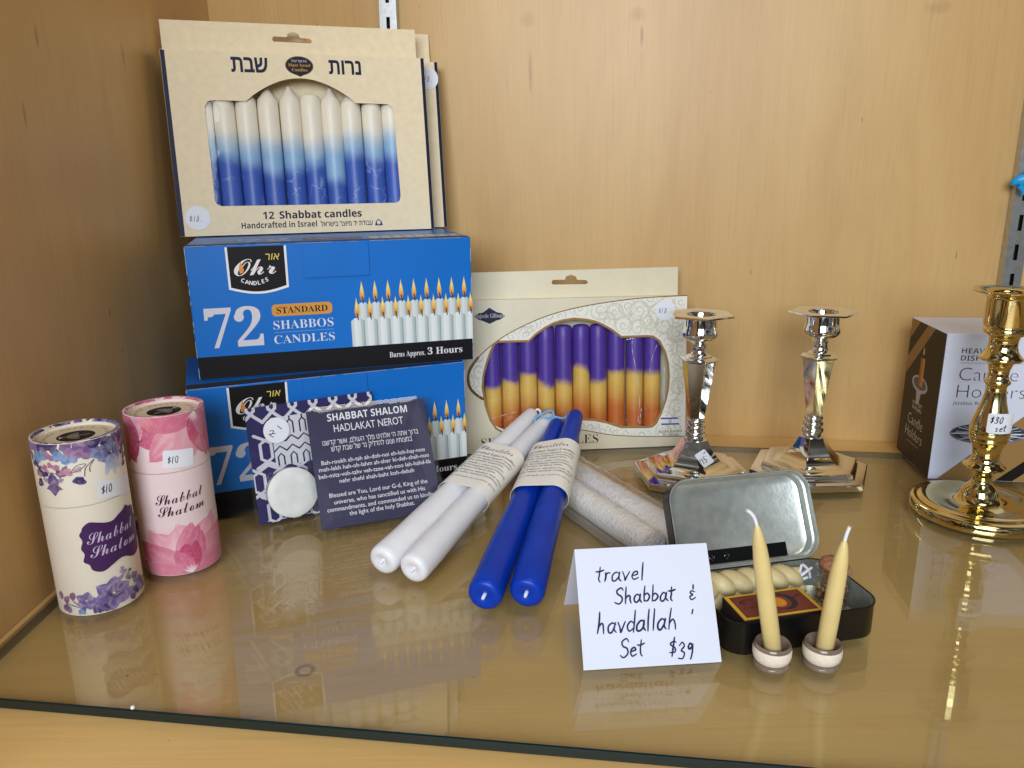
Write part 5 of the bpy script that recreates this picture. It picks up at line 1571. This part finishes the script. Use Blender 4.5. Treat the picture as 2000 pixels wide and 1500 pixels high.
# ================================================================== folded note card
t = tag(bpy.data.objects.new('note_card', None), 'folded white card handwritten travel Shabbat & havdallah set $39', 'price card'); COL.objects.link(t)
Fm = Matrix.Translation(Vector((35.6, 349.3, .3))) @ Matrix.Rotation(R(4.5), 4, 'Z') @ Matrix.Rotation(-R(32.6), 4, 'X')
t.matrix_world = Matrix.Translation(Vector((35.6, 349.3, 0)) * S)
o0 = Vector((35.6, 349.3, 0))
def cardp(u, v, d): return (Fm @ Vector((u, -d, v))) - o0
m_ = MB()
nx = 10
def bow(u, v): return .7 * math.sin(math.pi * v / 62) 
rings = []
for v in [62 * j / 10 for j in range(11)]: rings.append([cardp(74 * i / nx, v, bow(0, v)) for i in range(nx + 1)])
apexL, apexR = cardp(0, 62, 0), cardp(74, 62, 0)
bL, bR = Vector((29.7, 413.5, .2)) - o0, Vector((29.7 + 73.6, 413.5 + 6.6, .2)) - o0
for j in range(1, 11):
    rings.append([apexL.lerp(bL, j / 10).lerp(apexR.lerp(bR, j / 10), i / nx) for i in range(nx + 1)])
m_.loft(rings, 0, closed=False)
o = m_.build('card_stock', M['paper'], t)
sl = o.modifiers.new('thickness', 'SOLIDIFY'); sl.thickness = .3 * S; sl.offset = 1
k_ = Ink(base=.45, step=.004)
IN = (34, 26, 80)
k_.hand('travel', 10.4, 44.3, 4.4, 1.0, IN, kx=1.14, sp=.2, slant=.18)
k_.hand('Shabbat', 19.6, 32.4, 4.1, 1.0, IN, kx=1.08, sp=.2)
k_.hand('&', 60.4, 32.4, 4.4, 1.0, IN)
k_.stroke([(61.6, 27.4), (60.9, 25.2)], .8, IN)
k_.hand('havdallah', 8.4, 18.0, 5.2, 1.0, IN, kx=1.0, sp=.18, slant=.17)
k_.hand('Set', 19.8, 5.2, 4.6, 1.05, IN, kx=1.0, sp=.2)
k_.hand('$', 46.2, 4.2, 4.8, 1.0, IN); k_.hand('39', 51.0, 2.4, 4.3, 1.0, IN, kx=1.0, sp=.3)
k_.build('handwriting', o, lambda u, v, d: cardp(u, v, d + bow(0, v)))

# ================================================================== black tin, open
TC, TYAW = Vector((153.0, 395.0, 0)), 11.8
TA, TB, TH, TR = 46.0, 28.6, 20.5, 12.5
t = thing('hinged_tin', 'open black tin with a silver inside, behind two tiny candles', 'tin', TC, TYAW)
def rr3(a, b, r_, z, n=8):
    return [(p[0], p[1], z) for p in rrect(-a, -b, a, b, r_, n)]
m_ = MB()
m_.loft([rr3(TA - 2, TB - 2, TR - 2, 0.2), rr3(TA - .6, TB - .6, TR - .6, .6), rr3(TA, TB, TR, 1.8), rr3(TA, TB, TR, TH - 1.6), rr3(TA + .5, TB + .5, TR + .5, TH - .9), rr3(TA + .5, TB + .5, TR + .5, TH - .2), rr3(TA, TB, TR, TH), rr3(TA - .7, TB - .7, TR - .7, TH - .4)], 0, True, False)
m_.loft([rr3(TA - .7, TB - .7, TR - .7, TH - .4), rr3(TA - .8, TB - .8, TR - .8, TH - 2.0), rr3(TA - .8, TB - .8, TR - .8, 2.2), rr3(TA - 2.0, TB - 2.0, TR - 2, 1.2)], 1, False, True)
m_.build('tin_body', [M['tin_out'], M['tin_in']], t, smooth=40)
OPEN, LD, LH = 118, 12.5, 27.6
hinge = Matrix.Translation(Vector((-1.5, TB + .6, TH - .4))) @ Matrix.Rotation(-R(OPEN), 4, 'X') @ Matrix.Translation(Vector((0, -LH - .2, 0)))
LA = 47.4
m_ = MB()
lz = [rr3(LA, LH, TR + .5, 0), rr3(LA + .3, LH + .3, TR + .8, .8), rr3(LA, LH, TR + .5, 1.6), rr3(LA, LH, TR + .5, LD - 1.4), rr3(LA - .6, LH - .6, TR, LD - .3), rr3(LA - 2, LH - 2, TR - 1.5, LD)]
m_.loft(lz, 0, False, True, hinge)
li = [rr3(LA, LH, TR + .5, 0), rr3(LA - .8, LH - .8, TR - .2, .1), rr3(LA - .9, LH - .9, TR - .3, 3.6), rr3(LA - 2.0, LH - 2.0, TR - 1.2, 4.4), rr3(LA - 2.1, LH - 2.1, TR - 1.4, LD - 1.6), rr3(LA - 3.4, LH - 3.4, TR - 2.5, LD - .8)]
m_.loft(li, 1, False, True, hinge)
lid = m_.build('tin_lid', [M['tin_out'], M['tin_in']], t, smooth=35)
# black strip standing in for the dark tin's reflection and two clear glue dots
m_ = MB(); m_.box((-LA + 2.5, LH - 11.0, LD - 1.6), (LA - 17, LH - 2.4, LD - .95), 0, hinge); m_.build('lid_reflection_strip', M['tin_out'], lid)
m_ = MB()
for x in (-13, -23): pass
for x in (-21.5, -11.5):
    m_ = MB(); m_.lathe([(2.5, 0), (2.3, -.8), (1.2, -1.3), (.02, -1.4)], 14, 0, False, False, hinge @ Matrix.Translation(Vector((x, LH - 6.6, LD - 1.7))))
    m_.build('glue_dot', M['jar'], lid, smooth=60)

mT = Matrix.Translation(TC) @ Matrix.Rotation(R(TYAW), 4, 'Z')
# braided candle lying along the back of the tin
t = tag(bpy.data.objects.new('braided_candle', None), 'braided tan beeswax candle lying along the back of the tin', 'candle'); COL.objects.link(t)
t.matrix_world = Matrix.Translation(mT @ Vector((-12, 17, 12)) * S)
o0 = mT @ Vector((-12, 17, 12))
for k3 in range(3):
    pts, rad = [], []
    n = 60
    for i in range(n + 1):
        x = -40 + 64 * i / n
        th = 2 * math.pi * (i / n * 1.9 + k3 / 3)
        w = 1 - .35 * max(0, (i / n - .8) / .2)
        pts.append(mT @ Vector((x, 17.5 + 3.4 * w * math.sin(2 * th), 12.4 + 6.4 * w * math.sin(th))) - o0)
        rad.append(5.5 * (1 - .28 * max(0, (i / n - .75) / .25)))
    m_ = MB(); m_.tube(pts, rad, 18); m_.build('strand', M['wax_bees2'], t, smooth=60)
m_ = MB()
e0 = mT @ Vector((22.0, 16.6, 15)) - o0
for dx, dz, dy in ((7.5, 7.0, 0), (1.5, 8.4, 1.2), (5.0, 1.0, -1.2)):
    st = e0 + Vector((0 if dx > 3 else 5, 0, 0 if dx > 3 else 0))
    m_.tube([e0 + Vector((dx * -.25, dy, -1.0)), e0 + Vector((dx * .4, dy - .8, dz * .55)), e0 + Vector((dx, dy, dz))], [.95, .9, .8], 8)
m_.tube([e0 + Vector((7.0, 0, 0)), e0 + Vector((6.0, .8, 5)), e0 + Vector((2.0, 1.0, 8.6))], .85, 8)
m_.build('wick', M['wick'], t, smooth=60)
# matchbox
MBX = mT @ Vector((-13.2, -13.9, 0))
t = thing('matchbox', 'red-brown matchbox with a yellow border, lying in the tin', 'matchbox', (MBX.x, MBX.y, 1.4), 12.0)
m_ = MB(); m_.box((-24.0, -12.6, 0), (24.0, 12.6, 19.2)); m_.build('box_sleeve', M['matchbox'], t, bevel=.4)
k_ = Ink(base=.05)
k_.rect(-23.6, -12.2, 23.6, 12.2, (226, 174, 54)); k_.rect(-21.2, -10.2, 21.4, 10.4, (30, 20, 18)); k_.rect(-20.7, -9.7, 20.9, 9.9, (122, 58, 46))
k_.ell(6.4, .6, 8.0, 8.2, (48, 32, 36)); k_.ell(4.4, .6, 6.4, 6.6, (122, 58, 46)); k_.ell(3.2, .6, 5.0, 5.0, (216, 134, 44)); k_.ell(3.2, .6, 3.8, 3.8, (226, 150, 56))
rn = random.Random(21)
for i in range(26):
    x, z = rn.uniform(-19, -4), rn.uniform(-8, 8)
    k_.stroke([(x, z), (x + rn.uniform(.6, 1.8), z + rn.uniform(-1, 1)), (x + rn.uniform(1.2, 3), z + rn.uniform(-1, 1))], rn.uniform(.3, .7), (84, 34, 30))
for i in range(8):
    x, z = 13.5 + i * .7, 2.5 + .3 * i
    k_.stroke([(x, z), (x + .5, z + .9), (x + .9, z)], .4, (64, 34, 42))
k_.build('printed_label', t, lambda u, v, d: (u, v, 19.2 + d))
# spice jar
J = mT @ Vector((32.0, -1.2, 1.4))
t = thing('spice_jar', 'small corked glass jar of dried spices, in the tin', 'jar', J)
m_ = MB()
m_.lathe([(.05, 0), (8.6, 0), (9.8, .8), (10.1, 2.2), (10.1, 19.2), (9.4, 21.4), (7.6, 23.2), (7.3, 24.4), (7.8, 25.4), (9.6, 26.2), (10.0, 27.4), (9.7, 28.6), (8.6, 29.2), (7.4, 29.0), (6.3, 28.0), (6.1, 24), (6.6, 22.4), (8.4, 20.4), (9.1, 18.8), (9.1, 2.4), (8.4, 1.4), (.05, 1.2)], 40)
m_.build('glass_jar', M['jarfilm'], t, smooth=50)
m_ = MB(); m_.lathe([(5.7, 22.6), (6.0, 26), (6.2, 28.4), (8.0, 29.6), (8.4, 31), (7.6, 32.8), (5.0, 34.4), (2.0, 35.0), (.05, 35.1)], 28, 0, True, False); m_.build('cork', M['cork'], t, smooth=50)
bm = bmesh.new(); cl = bm.loops.layers.float_color.new('Col')
rn = random.Random(4)
pal = [lin(c) for c in ((196, 150, 92), (150, 96, 56), (112, 70, 44), (214, 176, 122), (130, 80, 60))]
for i in range(420):
    a = rn.random() * 6.28; rr = 8.2 * math.sqrt(rn.random()); 
    if i % 3: rr = rn.uniform(7.0, 8.5)
    c = Vector((rr * math.cos(a), rr * math.sin(a), rn.uniform(1.8, 18.5)))
    mt = Matrix.Translation(c * S) @ Matrix.Rotation(rn.random() * 6, 4, Vector((rn.random() - .5, rn.random() - .5, rn.random() - .5)).normalized()) @ Matrix.Diagonal((rn.uniform(.5, 1.3) * S, rn.uniform(.4, .9) * S, rn.uniform(.2, .5) * S, 1))
    g = bmesh.ops.create_icosphere(bm, subdivisions=1, radius=1.0, matrix=mt)
    cc = rn.choice(pal)
    for f in {f for v in g['verts'] for f in v.link_faces}:
        for lp in f.loops: lp[cl] = cc
me = bpy.data.meshes.new('dried_spices'); bm.to_mesh(me); bm.free()
o = finish('dried_spices', me, [M['spice']], t); o['kind'] = 'stuff'

# ================================================================== two small holders with tiny candles
def holder(label, loc, tiltx):
    t = thing('candle_holder', label, 'candle holder', loc, 0, 0, 'tiny ceramic candle holders')
    m_ = MB(); m_.lathe([(8.6, 0), (9.4, .4), (9.6, 1.4), (9.0, 2.4), (8.0, 2.9), (8.4, 3.4)], 40, 0, True, False); m_.build('foot', M['glaze'], t, smooth=50)
    m_ = MB(); m_.lathe([(8.3, 3.3), (9.4, 4.6), (10.0, 7.0), (10.0, 9.6), (9.7, 11.2)], 40); m_.build('unglazed_bowl', M['ceramic'], t, smooth=50)
    m_ = MB(); m_.lathe([(9.7, 11.2), (9.4, 12.6), (8.8, 13.3), (8.2, 13.0), (7.6, 11.2), (6.4, 9.4), (5.2, 8.6), (4.8, 6.4), (.05, 6.2)], 40); m_.build('glazed_rim', M['glaze'], t, smooth=50)
    return t
def tiny_candle(label, A, B, rad, wick):
    A, B = Vector(A), Vector(B)
    t = thing('tiny_candle', label, 'candle', A, 0, 0, 'tiny beeswax candles in ceramic holders')
    L_ = (B - A).length; q = (B - A).normalized().to_track_quat('Z', 'Y').to_matrix().to_4x4()
    m_ = MB()
    m_.lathe([(rad * .9, 0), (rad, .6), (rad * 1.02, L_ * .3), (rad * .98, L_ * .55), (rad * .92, L_ * .72), (rad * .78, L_ * .84), (rad * .56, L_ * .93), (rad * .34, L_ * .985), (rad * .2, L_)], 28, 0, True, True, q)
    m_.build('wax_body', M['wax_bees'], t, smooth=50)
    m_ = MB(); pts = [q @ Vector((0, 0, L_ - 1.5))] + [Vector(w) - A for w in wick]
    m_.tube(catmull(pts, 5), [.95] * (5 * (len(pts) - 1)) + [1.0], 8); m_.build('wick', M['wick'], t, smooth=60)
holder('tiny ceramic candle holder nearer the note card', (135.0, 353.2, 0), 0)
holder('tiny ceramic candle holder farther from the note card', (161.4, 353.2, 0), 0)
tiny_candle('tiny beeswax candle with a bent wick, leaning towards the note card', (135.6, 352.4, 6.6), (121.0, 350.5, 81.6), 4.5, [(119.9, 350.4, 84.5), (118.0, 350.3, 87.6), (115.4, 350.2, 89.8)])
tiny_candle('tiny beeswax candle with a straight wick, leaning towards the spice jar', (161.8, 352.4, 6.6), (165.6, 350.5, 72.4), 4.5, [(166.0, 350.4, 75), (166.8, 350.3, 78.5), (167.2, 350.2, 80.0)])

# small white crumb on the front edge of the glass
m_ = MB(); m_.lathe([(.05, -.1), (1.0, .2), (1.1, .9), (.7, 1.5), (.05, 1.7)], 9, 0, True, True, Matrix.Translation(Vector((-188.4, gy0(-188.4) + 1.2, 0))))
tag(m_.build('crumb', M['sticker'], smooth=60), 'tiny white crumb on the front edge of the glass', 'crumb')
